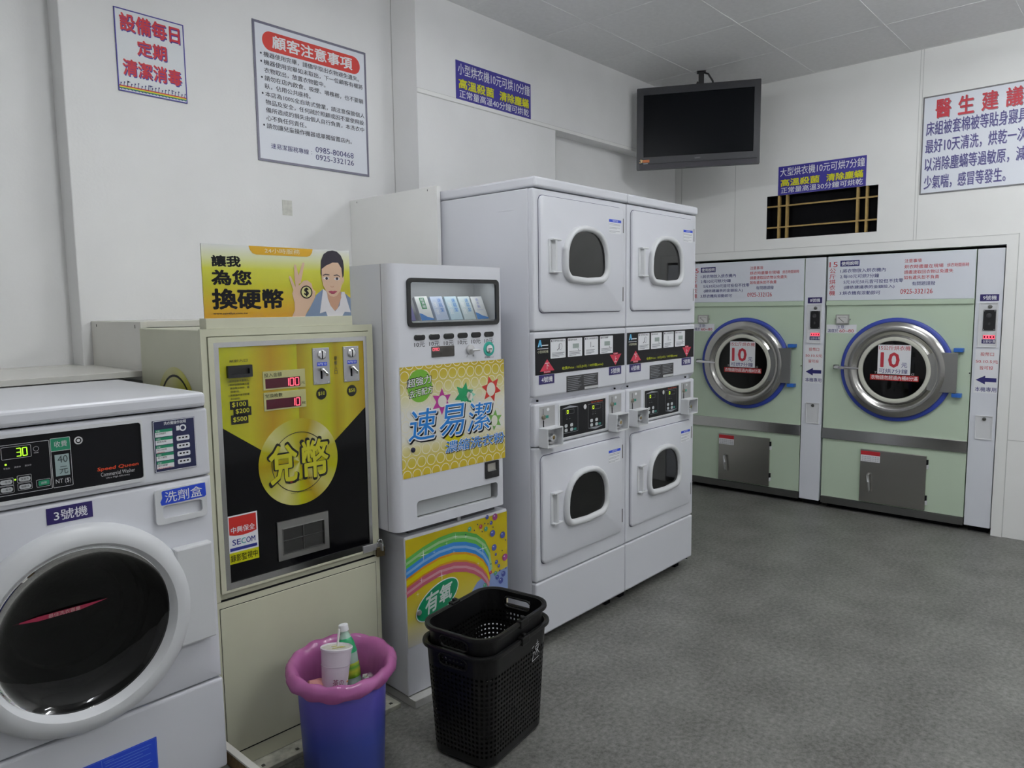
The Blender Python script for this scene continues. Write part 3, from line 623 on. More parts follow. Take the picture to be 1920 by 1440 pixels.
G().box(.088, .475, .02, .026, .706, .765).build('pickup_flap', mat('flap_grey', (.45, .47, .48), .45), v)
SB = mat('select_button', (.008, .008, .01), .15)
for k in range(6):
    x = .0912 + k * .0682
    bt = G().prism(rr(x, 1.351, x + .0495, 1.3715, .0098, 6), -.004, 0, .0015).build('selection_button', SB, v)
    G().text('10元', x + .001, 1.327, x + .048, 1.3445, -.0006, .004).build('price_lettering', BLACK, bt)
d = G().prism(rr(.169, 1.2865, .2775, 1.326, .003), -.003, 0, .001).build('display', mat('smoky_plastic', (.08, .075, .07), .2), v)
G().seg7('090', .172, 1.3105, .2045, 1.3195, -.0035, .25).build('red_digits', RLED, d)
G().rect(.172, 1.290, .208, 1.306, -.0035).rect(.214, 1.290, .272, 1.322, -.0034).build('bill_window', mat('bill_dark', (.05, .045, .04), .3), d)
G().lathe([(.0195, 0), (.0185, -.008), (.006, -.010)], .3565, 1.3065, 28, False, True).box(.352, .3935, -.022, -.008, 1.301, 1.3085, .003).build('return_knob', STEELL, v)
ck = G().lathe([(.0285, 0), (.0275, -.003), (.0185, -.003), (.0175, 0)], .4560, 1.3040, 36).build('coin_slot_ring', mat('turquoise_plastic', (.03, .40, .32), .3), v)
G().lathe([(.0178, -.001), (.016, -.006), (.006, -.0075)], .4560, 1.3040, 30, False, True).build('coin_slot', CHROME, ck)
G().box(.447, .465, -.009, -.0072, 1.3025, 1.3055).build('slot_hole', DARK, ck)
G().text('退', .339, 1.279, .346, 1.286, -.0006, .01).text('幣', .370, 1.278, .378, 1.286, -.0006, .01).text('硬幣投入口', .432, 1.268, .481, 1.2755, -.0006).build('small_lettering', mat('grey_ink', (.12, .12, .13), .5), v)
ART = ramp_mat('honeycomb_print', 2, .860, 1.259, [(0, (.58, .42, .01)), (.14, (.58, .47, .05)), (.26, (.68, .62, .30)), (.34, (.74, .73, .66)), (.58, (.74, .73, .68)), (.76, (.66, .62, .28)), (.9, (.56, .45, .04)), (1, (.52, .38, .01))], .35, rings=(.0445, .435, .035), ring_col=(.76, .72, .56))
av = G().rect(.024, .860, .537, 1.2592, -.0012)
art = av.build('advert_panel', ART, v)
G().poly(ell(.111, 1.188, .0555, .0595, 40), -.0018).build('green_circle', mat('leaf_green', (.16, .42, .03), .35), art)
for nm, m, bo, yy in (('circle_lettering_edge', BLACK, .05, -.0024), ('circle_lettering', WHITE, .014, -.003)):
    e = .0016 if 'edge' in nm else 0
    g = G().text('超強力', .055 - e, 1.183 - e, .162 + e, 1.213 + e, yy, bo, .0, .12).text('去污配方', .062 - e, 1.146 - e, .169 + e, 1.172 + e, yy, bo, .0, .12); g.build(nm, m, art)
def star(cx, cz, r, m, holes, n=7, rot=0., nm='starburst'):
    p_ = []
    for k in range(n * 2):
        a = rot + PI * k / n; q_ = r if k % 2 == 0 else r * .52; p_.append((cx + q_ * math.cos(a), cz + q_ * math.sin(a)))
    o = G().poly(p_, -.0018).build(nm, m, art); g = G()
    if not holes: return
    for hx, hz, ha, hb in holes: g.poly(ell(hx, hz, ha, hb, 24), -.0022)
    g.build('starburst_centre', mat('starburst_cream', (.74, .72, .62), .4), o)
star(.212, 1.121, .050, mat('magenta_print', (.45, .03, .28), .4), [(.214, 1.122, .021, .022)], 6, .5)
star(.322, 1.136, .050, mat('emerald_print', (.01, .30, .11), .4), [(.345, 1.132, .010, .013)], 6, .3)
star(.352, 1.130, .030, mat('mint_print', (.25, .60, .45), .4), [(.352, 1.126, .013, .015)], 6, .1)
star(.465, 1.146, .054, mat('scarlet_print', (.55, .03, .02), .4), [(.463, 1.145, .023, .027)], 6, .8)
star(.481, 1.020, .042, mat('grass_print', (.16, .38, .07), .4), [(.479, 1.018, .017, .022)], 6, .4)
star(.265, .975, .058, mat('sun_print', (.62, .55, .0), .4), [], 7, .2)
for k, (nm, m, e, bo, yy) in enumerate((('title_shadow', BLACK, .0, .05, -.0024), ('title_edge', WHITE, .0008, .042, -.0028), ('title_lettering', mat('azure_print', (.01, .20, .62), .35), -.0006, .012, -.0032))):
    dx, dz = (.005, -.006) if k == 0 else (0, 0)
    g = G()
    for ch, x0, z0, x1, z1 in (('速', .053, .990, .184, 1.104), ('易', .192, .988, .324, 1.106), ('潔', .334, .990, .463, 1.100)): g.text(ch, x0 - e + dx, z0 - e + dz, x1 - .012 + e + dx, z1 + e + dz, yy, bo, .14)
    g.text('濃縮洗衣粉', .222 - e + dx * .6, .925 - e + dz * .5, .528 + e + dx * .6, .969 + e + dz * .5, yy, bo, .12); g.build(nm, m, art)
G().lathe([(.0095, -.0012), (.009, -.005), (.005, -.006)], .0727, .9596, 24, False, True).build('panel_lock', mat('lock_violet', (.06, .06, .12), .25, .7), v)
cr = G().ring(rr(.424, .791, .4975, .858, .003), rr(.435, .818, .4825, .850, .002), -.006, 0).build('coin_return', mat('return_black', (.015, .015, .016), .4), v)
G().rect(.434, .817, .4835, .851, -.0012).build('return_recess', mat('return_grey', (.34, .33, .29), .35), cr)
G().box(.437, .4815, -.0062, -.0012, .8185, .822).build('return_lip', CHROME, cr)
# boxes behind the glass
BX = (('leftmost purple and blue detergent box behind the display glass', (.22, .20, .42), (.05, .10, .45), .052), ('second detergent box from the left, white with a green band of letters', (.76, .77, .75), (.03, .22, .08), .136), ('third detergent box from the left, pale blue with outlined letters', (.50, .57, .72), (.12, .28, .66), .208), ('fourth detergent box from the left, pale aqua with blue letters', (.52, .66, .74), (.10, .30, .70), .278), ('fifth detergent box from the left, pale grey green with blue letters', (.58, .66, .68), (.12, .33, .66), .345), ('rightmost detergent box, white with small violet letters', (.74, .75, .76), (.28, .32, .62), .412))
vm = Matrix.Translation((1.615, 1.995, 0)) @ Matrix.Rotation(math.radians(-3), 4, 'Z')
for k, (lab, c1, c2, x) in enumerate(BX):
    b = thing('detergent_box', lab, 'detergent box', (0, 0, 0), 0, 'boxes of washing powder in the display')
    b.matrix_world = vm @ Matrix.Translation((x + .02, .034, 1.420)) @ Matrix.Rotation(math.radians(-26), 4, 'X') @ Matrix.Rotation(math.radians(-4), 4, 'Z')
    wd = .056
    G().box(0, wd, 0, .016, 0, .098, .001).build('carton', mat('carton_%d' % k, c1, .4), b)
    g = G()
    if k == 1:
        G().rect(.018, .046, .040, .092, -.0004).build('green_band', mat('band_green', c2, .4), b); g.text('超濃縮', .022, .049, .036, .090, -.001, .01, vert=True); g.build('band_lettering', WHITE, b)
    else:
        g.text('速易潔' if k != 5 else '洗衣粉', .028 if k != 5 else .02, .03 if k != 5 else .046, .046 if k != 5 else .034, .09, -.0004, .02, vert=True)
        if k == 5: g.text('Laundry', .014, .036, .044, .042, -.0004)
        g.build('letter_print', mat('box_print_%d' % k, c2, .4), b)
    if k in (2, 3, 4): G().text('強效', .006, .02, .022, .078, -.0004, .004, vert=True).build('pale_print', WHITE, b)
    if k in (1, 5): G().poly([(0, 0), (wd, 0), (wd, .006), (.03, .014), (.012, .026), (0, .030)], -.0004).build('blue_wave', mat('wave_blue', (.08, .25, .60), .4), b)

s = thing('vending_stand', 'white steel stand with rainbow advert under the detergent vending machine', 'stand', (1.675, 2.010, 0), -3)
G().box(-.022, .502, 0, .38, .034, .640, .004).build('cabinet', ENAMEL2, s)
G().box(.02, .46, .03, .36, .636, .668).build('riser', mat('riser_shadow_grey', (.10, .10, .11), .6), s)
G().box(.245, .262, .012, .03, .640, .660, .003).build('leveling_screw', STEELL, s)
RB = ramp_mat('stand_print', 2, .20, .62, [(0, (.74, .74, .76)), (.10, (.70, .66, .5)), (.30, (.60, .52, .08)), (.55, (.55, .42, .01)), (1, (.50, .40, .0))], .35)
ra = G().rect(-.018, .22, .501, .629, -.0008).build('advert_panel', RB, s)
b0 = [(-.018, .558), (.06, .585), (.138, .603), (.21, .607), (.272, .5954), (.33, .572), (.375, .535), (.40, .49), (.412, .42)]
b4 = [(-.018, .412), (.06, .437), (.138, .452), (.21, .449), (.272, .4328), (.315, .412), (.352, .385), (.378, .355), (.39, .335)]
def lerp(a, b, f): return tuple(a[k] + (b[k] - a[k]) * f for k in (0, 1))
for nm, f0, f1, m in (('green_band', 0, .25, (.10, .40, .07)), ('blue_band', .25, .5, (.03, .22, .60)), ('orange_edge', .5, .56, (.58, .25, .01)), ('yellow_band', .56, .70, (.62, .52, .0)), ('orange_edge', .70, .75, (.60, .24, .01)), ('red_band', .75, 1, (.48, .10, .16))):
    mm = mat('rainbow_' + nm, m, .35); g = G()
    for i in range(8): g.poly([lerp(b0[i], b4[i], f0), lerp(b0[i + 1], b4[i + 1], f0), lerp(b0[i + 1], b4[i + 1], f1), lerp(b0[i], b4[i], f1)], -.0014)
    g.build(nm, mm, ra)
for f, m in ((.125, (.30, .52, .25)), (.375, (.22, .42, .72)), (.875, (.58, .28, .32))):
    g = G(); pts = [lerp(b0[i], b4[i], f) for i in range(9)]; g.line(pts, .010, -.0018); g.build('band_highlight', mat('highlight_%d' % (f * 1000), m, .35), ra)
g = G()
for x, z, r in ((.062, .555, .026), (.113, .552, .009), (.22, .588, .015), (.272, .575, .012), (.175, .572, .009), (.353, .585, .010), (.05, .462, .012), (.148, .452, .024), (.21, .53, .009), (.032, .413, .011), (.362, .505, .026), (.335, .45, .010)):
    for a in (0, PI / 2): g.poly([(x + r * math.cos(a), z + r * math.sin(a)), (x - r * .06 * math.sin(a), z + r * .06 * math.cos(a)), (x - r * math.cos(a), z - r * math.sin(a)), (x + r * .06 * math.sin(a), z - r * .06 * math.cos(a))], -.0024)
g.build('sparkle', WHITE, ra)
G().poly([(.30, .345), (.33, .375), (.38, .392), (.44, .385), (.501, .395), (.501, .30), (.30, .30)], -.0012).build('soap_water', mat('water_print', (.22, .30, .55), .35), ra)
for m, L in (((.06, .08, .32), ((.4175, .5548, .014), (.4739, .5355, .014), (.4247, .494, .0135), (.436, .43, .009), (.388, .628, .009), (.41, .60, .008), (.433, .463, .006), (.45, .41, .007), (.475, .37, .012), (.44, .365, .01), (.46, .345, .013))), ((.30, .05, .22), ((.485, .4379, .015), (.432, .620, .014))), ((.42, .05, .08), ((.3527, .5973, .009), (.402, .395, .008))), ((.08, .30, .18), ((.2933, .6006, .010), (.3809, .5817, .010), (.43, .385, .009), (.37, .35, .01))), ((.02, .03, .10), ((.335, .61, .003), (.272, .583, .003), (.318, .59, .003), (.36, .575, .003), (.375, .605, .003), (.392, .60, .003), (.42, .58, .003), (.49, .51, .003), (.47, .47, .003), (.455, .39, .003), (.405, .43, .003), (.49, .39, .003)))):
    g = G(); [g.poly(ell(x, z, r, r, 20), -.0026) for x, z, r in L]; g.build('bubble', mat('bubble_%d' % (m[0] * 1000), m, .3), ra)
    if L[0][2] > .004:
        g = G(); [g.poly(ell(x - r * .3, z + r * .35, r * .28, r * .2, 10), -.003) for x, z, r in L]; g.build('bubble_shine', mat('shine_print', (.55, .6, .7), .3), ra)
th = .42
def rot(pts, cx, cz, a): return [(cx + x * math.cos(a) - y * math.sin(a), cz + x * math.sin(a) + y * math.cos(a)) for x, y in pts]
G().poly(rot(ell(0, 0, .112, .058, 48), .125, .366, th), -.0028).build('oval_edge', WHITE, ra)
G().poly(rot(ell(0, 0, .108, .054, 48), .125, .366, th), -.0032).build('green_oval', mat('oval_green', (.0, .24, .10), .35), ra)
G().text('有', .062, .318, .122, .396, -.0036, .03, .1, .25).text('氧', .130, .342, .192, .410, -.0036, .03, .1, .2).build('oval_lettering', mat('silver_print', (.62, .68, .66), .35), ra)
G().lathe([(.011, -.003), (.010, -.007), (.004, -.008)], .0341, .3423, 24, False, True).build('panel_lock', STEELL, s)
t = thing('foot_bracket', 'white angle bracket on the floor at the foot of the vending stand', 'bracket', (1.675, 2.010, 0), -3)
G().box(-.02, .50, -.038, .36, 0, .030, .002).build('bracket', mat('bracket_white', (.52, .52, .50), .5), t)

# ================================================================== partition board beside the dryers
t = thing('partition_board', 'plain white upright board between vending machine and stacked dryers', 'board', (0, 0, 0))
G().box(2.246, 2.266, 2.440, YL - .002, 0, 2.003, .001).build('panel', PANEL, t)
G().box(2.2455, 2.246, 2.50, 2.503, 1.985, 1.993).box(2.2455, 2.246, 3.02, 3.023, 1.985, 1.993).build('screw_mark', DARK, t)

# ================================================================== stacked dryers
def arch(cx, z0, z1, hw, r, n=7, dip=.006):
    """window outline: round top, tighter bottom corners, slightly bowed sill"""
    zc = z0 + (z1 - z0) * .36; p_ = []
    for k in range(2 * n + 1):
        a = PI * k / (2 * n); ca, sa = math.cos(a), math.sin(a)
        p_.append((cx + hw * math.copysign(abs(ca) ** .8, ca), zc + (z1 - zc) * abs(sa) ** .85))
    for k in range(n):
        a = PI + PI / 2 * k / (n - 1); p_.append((cx - hw + r + r * math.cos(a), z0 + dip + r + r * math.sin(a)))
    p_.append((cx, z0))
    for k in range(n):
        a = 1.5 * PI + PI / 2 * k / (n - 1); p_.append((cx + hw - r + r * math.cos(a), z0 + dip + r + r * math.sin(a)))
    return p_
LEDG = mat('lime_led', (.75, 1, .02), .5, emit=.9)
WINGL = glass_mat('dryer_window_glass', (.30, .31, .31), .03, 1.5, .02)
LINER = mat('drum_grey', (.12, .12, .125), .4, .3)
CREDIT = mat('thin_grey_print', (.30, .31, .34), .5)
def stacked_dryer(x0, label, nums, first):
    D = thing('stacked_dryer', label, 'tumble dryer', (x0, 1.9187, 0), 0, 'white stacked dryers along the left wall')
    W_ = .6815
    cab = G().box(.0015, W_, .028, .70, .045, 1.940, .004)
    for a, b in ((.075, .11),): cab.box(0, .0015, .10, .20, 1.86, 1.8605)
    cab.build('cabinet', ENAMEL, D)
    G().box(0, W_ + .0005, -.010, .71, 1.943, 1.985, .010, 3).build('lid', ENAMEL, D)
    up = G().box(.001, W_ - .0005, 0, .03, 1.365, 1.940, .009, 3).build('upper_front', ENAMEL, D)
    ip = G().box(.001, W_ - .0005, 0, .03, 1.092, 1.362, .009, 3).loft([[(.001, .006, 1.092), (.001, .03, 1.066), (.001, .03, 1.092)], [(W_, .006, 1.092), (W_, .03, 1.066), (W_, .03, 1.092)]], True, True).build('instruction_front', ENAMEL, D)
    lc = G().box(.001, W_ - .0005, 0, .03, .884, 1.064, .008, 3).build('control_front', ENAMEL, D)
    lf = G().box(.001, W_ - .0005, 0, .03, .303, .881, .009, 3).build('lower_front', ENAMEL, D)
    G().box(.001, W_ - .0005, 0, .03, .060, .299, .008, 3).loft([[(.001, .004, .060), (.001, .03, .040), (.001, .03, .060)], [(W_, .004, .060), (W_, .03, .040), (W_, .03, .060)]], True, True).build('kick_panel', ENAMEL, D)
    g = G()
    for x in (.06, .62):
        for y in (.08, .62): g.cyl(x, .02, .001, y, y + .001, 6); g.box(x - .02, x + .02, y - .02, y + .02, 0, .046)
    g.build('foot', DARK, D)
    g = G()
    for x in (.035, .607): g.box(x - .003, x + .003, .010, .018, 1.072, 1.080)
    for x in (.035, .645): g.box(x - .003, x + .003, .010, .02, .048, .053)
    g.build('screw', DARK, D)
    for zb, hz in ((1.441, 1.441), (.378, .378)):
        dz = zb - 1.441 if zb > 1 else 0
        z0, z1 = zb, zb + (.472 if zb > 1 else .464)
        G().poly(rr(.0305, z0 - .0035, .6415, z1 + .003, .026), -.0006).build('door_seal_shade', mat('seal_shadow', (.10, .10, .16), .6), D)  # seal line round the door, with the groove's shade put into its colour
        d = G().prism(rr(.034, z0, .638, z1, .024, 6), -.012, 0, .006).build('door', ENAMEL, D, 40)
        wz0 = z0 + .146; cx = .343; wz1 = wz0 + .2025
        o = arch(cx, wz0 - .029, wz1 + .022, .1655, .062); i_ = arch(cx, wz0 + .001, wz1 - .003, .141, .042)
        mid = [tuple((a[k] * .55 + b[k] * .45) for k in (0, 1)) for a, b in zip(o, i_)]
        L = [[(a, y, b) for a, b in pp] for pp, y in ((o, -.011), (o, -.020), ([tuple(a[k] * .85 + b[k] * .15 for k in (0, 1)) for a, b in zip(o, i_)], -.029), (mid, -.033), ([tuple(a[k] * .15 + b[k] * .85 for k in (0, 1)) for a, b in zip(o, i_)], -.030), (i_, -.022), (i_, -.011))]
        G().loft(L).build('window_ring', PLASTIC_W, d, 50)
        G().poly(i_, -.0155).build('window_glass', WINGL, d)
        G().poly(i_, -.0128).build('drum_interior', LINER, d)
        hx, h0 = .085, z0 + .163
        hd = G().box(hx, hx + .018, -.016, -.011, h0, h0 + .138, .002)
        hd.box(hx + .004, hx + .064, -.034, -.011, h0 - .001, h0 + .007, .003).box(hx + .004, hx + .064, -.034, -.011, h0 + .131, h0 + .139, .003).loft([[(hx + .016, -.013, h0 + .002), (hx + .016, -.013, h0 + .136)], [(hx + .022, -.032, h0 + .006), (hx + .022, -.032, h0 + .132)], [(hx + .030, -.034, h0 + .008), (hx + .030, -.034, h0 + .130)], [(hx + .036, -.012, h0 + .004), (hx + .036, -.012, h0 + .134)]], closed=False)
        hd.build('door_handle', PLASTIC_W, d, 40)
        for h in (z0 + .045, z0 + .36): G().box(.639, .6445, -.010, 0, h, h + .066, .001).build('hinge', STEELD, d)
        k_ = G().box(.519, .6175, -.0128, -.0118, z0 + .352, z0 + .4145).build('notice_sticker', WHITE, d)
        G().rect(.519, z0 + .402, .6175, z0 + .4145, -.0132).build('blue_strip', BLUEST, k_)
        g = G().text('NOTICE', .548, z0 + .4045, .590, z0 + .412, -.0136, .01); g.build('strip_lettering', WHITE, k_)
        g = G()
        for q_, wd in enumerate((.092, .086, .0, .085, .06, .0, .083, .05)):
            if wd: g.rect(.522, z0 + .394 - q_ * .0053, .522 + wd, z0 + .3955 - q_ * .0053, -.0132)
        g.build('fine_print', CREDIT, k_)
    # instruction panel
    P = G().box(.007, .6678, -.0012, .0003, 1.184, 1.3357).build('instruction_panel', BLACK, D); y = -.0017
    heads = ('①打開門將衣物放入', '②選擇溫度', '③投入硬幣選擇時間', '④按下啟動鍵')
    g = G()
    for x in (.105, .224, .3455, .4645): g.poly(rr(x, 1.248, x + .104, 1.3285, .003, 3), y)
    g.build('step_card', WHITE, P)
    g = G()
    for k, x in enumerate((.105, .224, .3455, .4645)):
        g.text(heads[k][1:], x + .017, 1.3175, x + (.098 if k in (0, 2) else .065), 1.325, y - .0004, .01); g.rect(x + .005, 1.317, x + .012, 1.3255, y - .0004)
        for q_, wd in enumerate((.085, .075, .080, .05)): g.rect(x + .010, 1.270 - q_ * .0055, x + .010 + wd * (1 if k != 2 else .8), 1.2718 - q_ * .0055, y - .0004)
        cx, cz = x + .055, 1.2935
        if k == 0: g.line([(cx - .01, cz - .012), (cx + .004, cz - .004), (cx + .006, cz + .012)], .003, y - .0004); g.line(ell(cx + .012, cz + .003, .012, .014, 16), .0012, y - .0004, True)
        elif k == 2: g.line([(cx - .008, cz - .01), (cx - .008, cz + .012)], .003, y - .0004); g.line([(cx + .005, cz - .008), (cx + .018, cz - .008)], .002, y - .0004)
        else: g.line([(cx + .018, cz - .012), (cx + .024, cz - .020)], .003, y - .0004)
    g.build('card_print', mat('card_ink', (.08, .08, .10), .5), P)
    g = G()
    for x in (.224, .4645): g.rect(x + .035, 1.284, x + .080, 1.304, y - .0003)
    g.build('card_picture', mat('card_grey', (.34, .40, .38), .5), P)
    G().poly([(.021, 1.300), (.033, 1.3285), (.042, 1.3285), (.050, 1.300), (.041, 1.300), (.037, 1.312), (.031, 1.300)], y).build('logo', mat('logo_blue', (.10, .45, .75), .4), P)
    G().text('A', .023, 1.302, .030, 1.308, y - .0003).rect(.045, 1.3035, .090, 1.308, y).rect(.019, 1.291, .090, 1.2935, y).build('logo_line', WHITE, P)
    G().text('小型烘乾機', .021, 1.274, .090, 1.2855, y, .008).build('cream_lettering', mat('cream_print', (.62, .60, .42), .5), P)
    g = G().poly([(.0345, 1.198), (.131, 1.198), (.0825, 1.2475)], y).rect(.060, 1.190, .104, 1.200, y).poly([(.5435, 1.240), (.6395, 1.240), (.5905, 1.189)], y).rect(.572, 1.236, .610, 1.2475, y)
    g.build('red_triangle', mat('coral_red_print', (.60, .03, .07), .45), P)
    g = G().text('下', .067, 1.206, .097, 1.232, y - .0004, .02).text('上', .577, 1.203, .603, 1.231, y - .0004, .02).text('DOWN', .062, 1.1915, .102, 1.1985, y - .0004).text('UP', .576, 1.239, .606, 1.2455, y - .0004); g.build('triangle_lettering', mat('pinkish_white', (.78, .60, .62), .5), P)
    G().text('收費/Price : 10元(NT) / 10分鐘(mins)', .184, 1.1935, .489, 1.2085, y, .012).build('price_lettering', mat('lime_print', (.55, .62, .0), .45), P)
    for n, x in zip(nums, (.030, .539)):
        k_ = G().box(x, x + .100, -.0016, .0003, 1.1445, 1.1825).build('number_sticker', mat('machine_navy', (.022, .012, .12), .4), D)
        G().text('%s號機' % n, x + .014, 1.1515, x + .088, 1.1755, -.0021, .018).build('number_lettering', WHITE, k_)
    k_ = G().box(.2155, .451, -.001, .0003, 1.0955, 1.165).build('rating_label', mat('label_charcoal', (.03, .03, .033), .4), D)
    g = G()
    for cx in (.222, .340):
        for q_ in range(8):
            if not (cx > .3 and q_ > 5): g.rect(cx, 1.157 - q_ * .0078, cx + .10 - (q_ * 37 % 5) * .006, 1.1592 - q_ * .0078, -.0015)
    g.build('fine_print', CREDIT, k_)
    G().rect(.346, 1.0975, .4495, 1.1085, -.0015).build('serial_strip', mat('serial_grey', (.55, .56, .57), .5), k_)
    # control panel
    fr = G().ring(rr(.158, .894, .516, 1.050, .008), rr(.1655, .9005, .5085, 1.0415, .004), -.003, .0003).build('control_frame', PLASTIC_W, D)
    K = G().rect(.164, .899, .51, 1.043, -.0008).build('control_face', BLACK, fr)
    g = G()
    for a, b, up_ in ((.180, .296, 1), (.372, .488, 0)): outl(g, a, .918, b, 1.026, -.0016, .0012)
    g.poly([(.182, 1.0265), (.294, 1.0265), (.238, 1.036)], -.0016).poly([(.374, .9175), (.486, .9175), (.43, .908)], -.0016)
    outl(g, .2065, 1.0, .267, 1.018, -.0016, .0008); outl(g, .3995, 1.0, .470, 1.018, -.0016, .0008)
    for x in (.212, .232, .405, .425): g.rect(x, .978, x + .008, .9795, -.0016); g.poly(ell(x + .004, .988, .001, n=6), -.0016)
    g.build('white_markings', CREDIT, fr)
    g = G()
    for x in (.1995, .239, .3885, .4275):
        for z in (.9225, .9425): g.poly(rr(x, z, x + .021, z + .0145, .006, 4), -.0016)
    g.build('selection_button', mat('button_grey', (.52, .54, .56), .5), fr)
    G().rect(.264, .923, .284, .934, -.0016).rect(.4525, .923, .4725, .934, -.0016).build('start_button', mat('start_teal', (.02, .20, .17), .4), fr)
    G().seg7('0', .2145, 1.003, .2285, 1.0155, -.0018, .3).seg7('0', .4055, 1.003, .4195, 1.0155, -.0018, .3).build('lime_digit', LEDG, fr)
    G().text('Speed Queen', .396, 1.029, .486, 1.0365, -.0016, .02, .1).build('red_lettering', mat('orange_red_print', (.75, .07, .015), .5), fr)
    G().lathe([(.0115, -.001), (.0110, -.008), (.006, -.0085)], .341, 1.0195, 24, False, True).build('key_lock', CHROME, fr)
    for x in (.027, .5345):
        a = G().box(x + .004, x + .106, -.0015, .0003, .955, 1.051, .0006).build('coin_acceptor', STEELL, D)
        G().box(x + .0265, x + .031, -.003, -.0012, .962, .992).box(x + .026, x + .0275, -.0022, -.0012, .99, 1.042).build('coin_slot', DARK, a)
        G().lathe([(.011, -.0012), (.010, -.007), (.004, -.008)], x + .028, 1.006, 20, False, True).build('coin_dial', mat('bronze', (.30, .27, .22), .35, .9), a)
        G().poly(ell(x + .059, 1.036, .009, .0065, 20), -.002).build('value_disc', WHITE, a)
        G().rect(x + .042, 1.0, x + .062, 1.0115, -.002).build('return_label', mat('return_green', (.03, .28, .22), .45), a)
        cb = G().ring(rr(x, .882, x + .104, .964, .002, 2), rr(x + .0045, .8865, x + .0995, .9595, .002, 2), -.047, 0)
        cb = cb.rect(x + .002, .884, x + .102, .962, -.002).build('coin_box', PLASTIC_W, D)
        G().lathe([(.0165, -.003), (.0165, -.026), (.014, -.030), (.0085, -.030)], x + .062, .919, 28).build('box_lock', CHROME, cb)
        G().lathe([(.0085, -.0295), (.004, -.031)], x + .062, .919, 20, False, True).build('lock_core', mat('brass_core', (.30, .22, .10), .35, .9), cb)
        G().box(x + .048, x + .078, -.02, -.003, .890, .900, .002).build('lock_lug', STEELL, cb)
    return D
stacked_dryer(2.2827, 'white stacked double dryer numbered 4 and 5, nearest the vending machine', '45', True)
stacked_dryer(2.9657, 'white stacked double dryer numbered 6 and 7, nearest the green dryers', '67', False)

# ================================================================== television
tv = thing('television', 'black flat screen television hanging from the ceiling in the corner', 'television', (4.70, 2.45, 0), -62.3)
G().box(-.415, .375, .012, .075, 2.43, 2.94, .015).build('rear_housing', mat('tv_back', (.012, .012, .013), .5), tv)
bz = G().ring(rr(-.430, 2.404, .387, 2.9545, .006, 3), rr(-.384, 2.489, .346, 2.906, .002, 3), -.006, .02)
bz.box(-.41, .37, -.009, -.005, 2.4415, 2.449, .002).build('bezel', mat('tv_bezel', (.022, .023, .029), .4), tv)
G().rect(-.386, 2.487, .348, 2.908, .001).build('screen', mat('tv_screen', (.005, .006, .008), .25, spec=.08), tv)
G().box(-.41, .37, -.0085, -.006, 2.406, 2.439).build('speaker_bar', mat('tv_violet_black', (.010, .008, .018), .4), tv)
G().text('SAMPO', -.037, 2.462, .001, 2.4725, -.0065, .01).build('brand_lettering', mat('dull_silver', (.16, .16, .17), .4), tv)
st = G().text('3', -.411, 2.452, -.392, 2.474, -.0065, .03, .2).build('badge_figure', mat('badge_cream', (.75, .50, .20), .4), tv)
G().rect(-.388, 2.454, -.342, 2.472, -.0065).build('badge', mat('badge_orange', (.55, .14, .02), .4), tv)
G().rect(-.383, 2.4435, -.352, 2.4475, -.0095).build('badge_strip', mat('badge_silver', (.4, .4, .42), .4), tv)
pl = G().box(-.018, .018, .052, .088, 2.90, ZC - .006, .002).box(-.03, .03, .040, .10, ZC - .006, ZC - .001, .002).build('ceiling_pole', mat('mount_black', (.012, .012, .014), .5), tv)
g = G().tube([(.02, .06, ZC - .012), (.045, .03, ZC - .03), (.075, .04, ZC - .075), (.09, .06, ZC - .13), (.095, .065, 2.90)], .006, 8).tube([(-.02, .06, 2.985), (-.035, .06, 2.95), (-.04, .06, 2.92)], .008, 8)
g.build('cable', mat('cable_black', (.01, .01, .012), .5), tv)

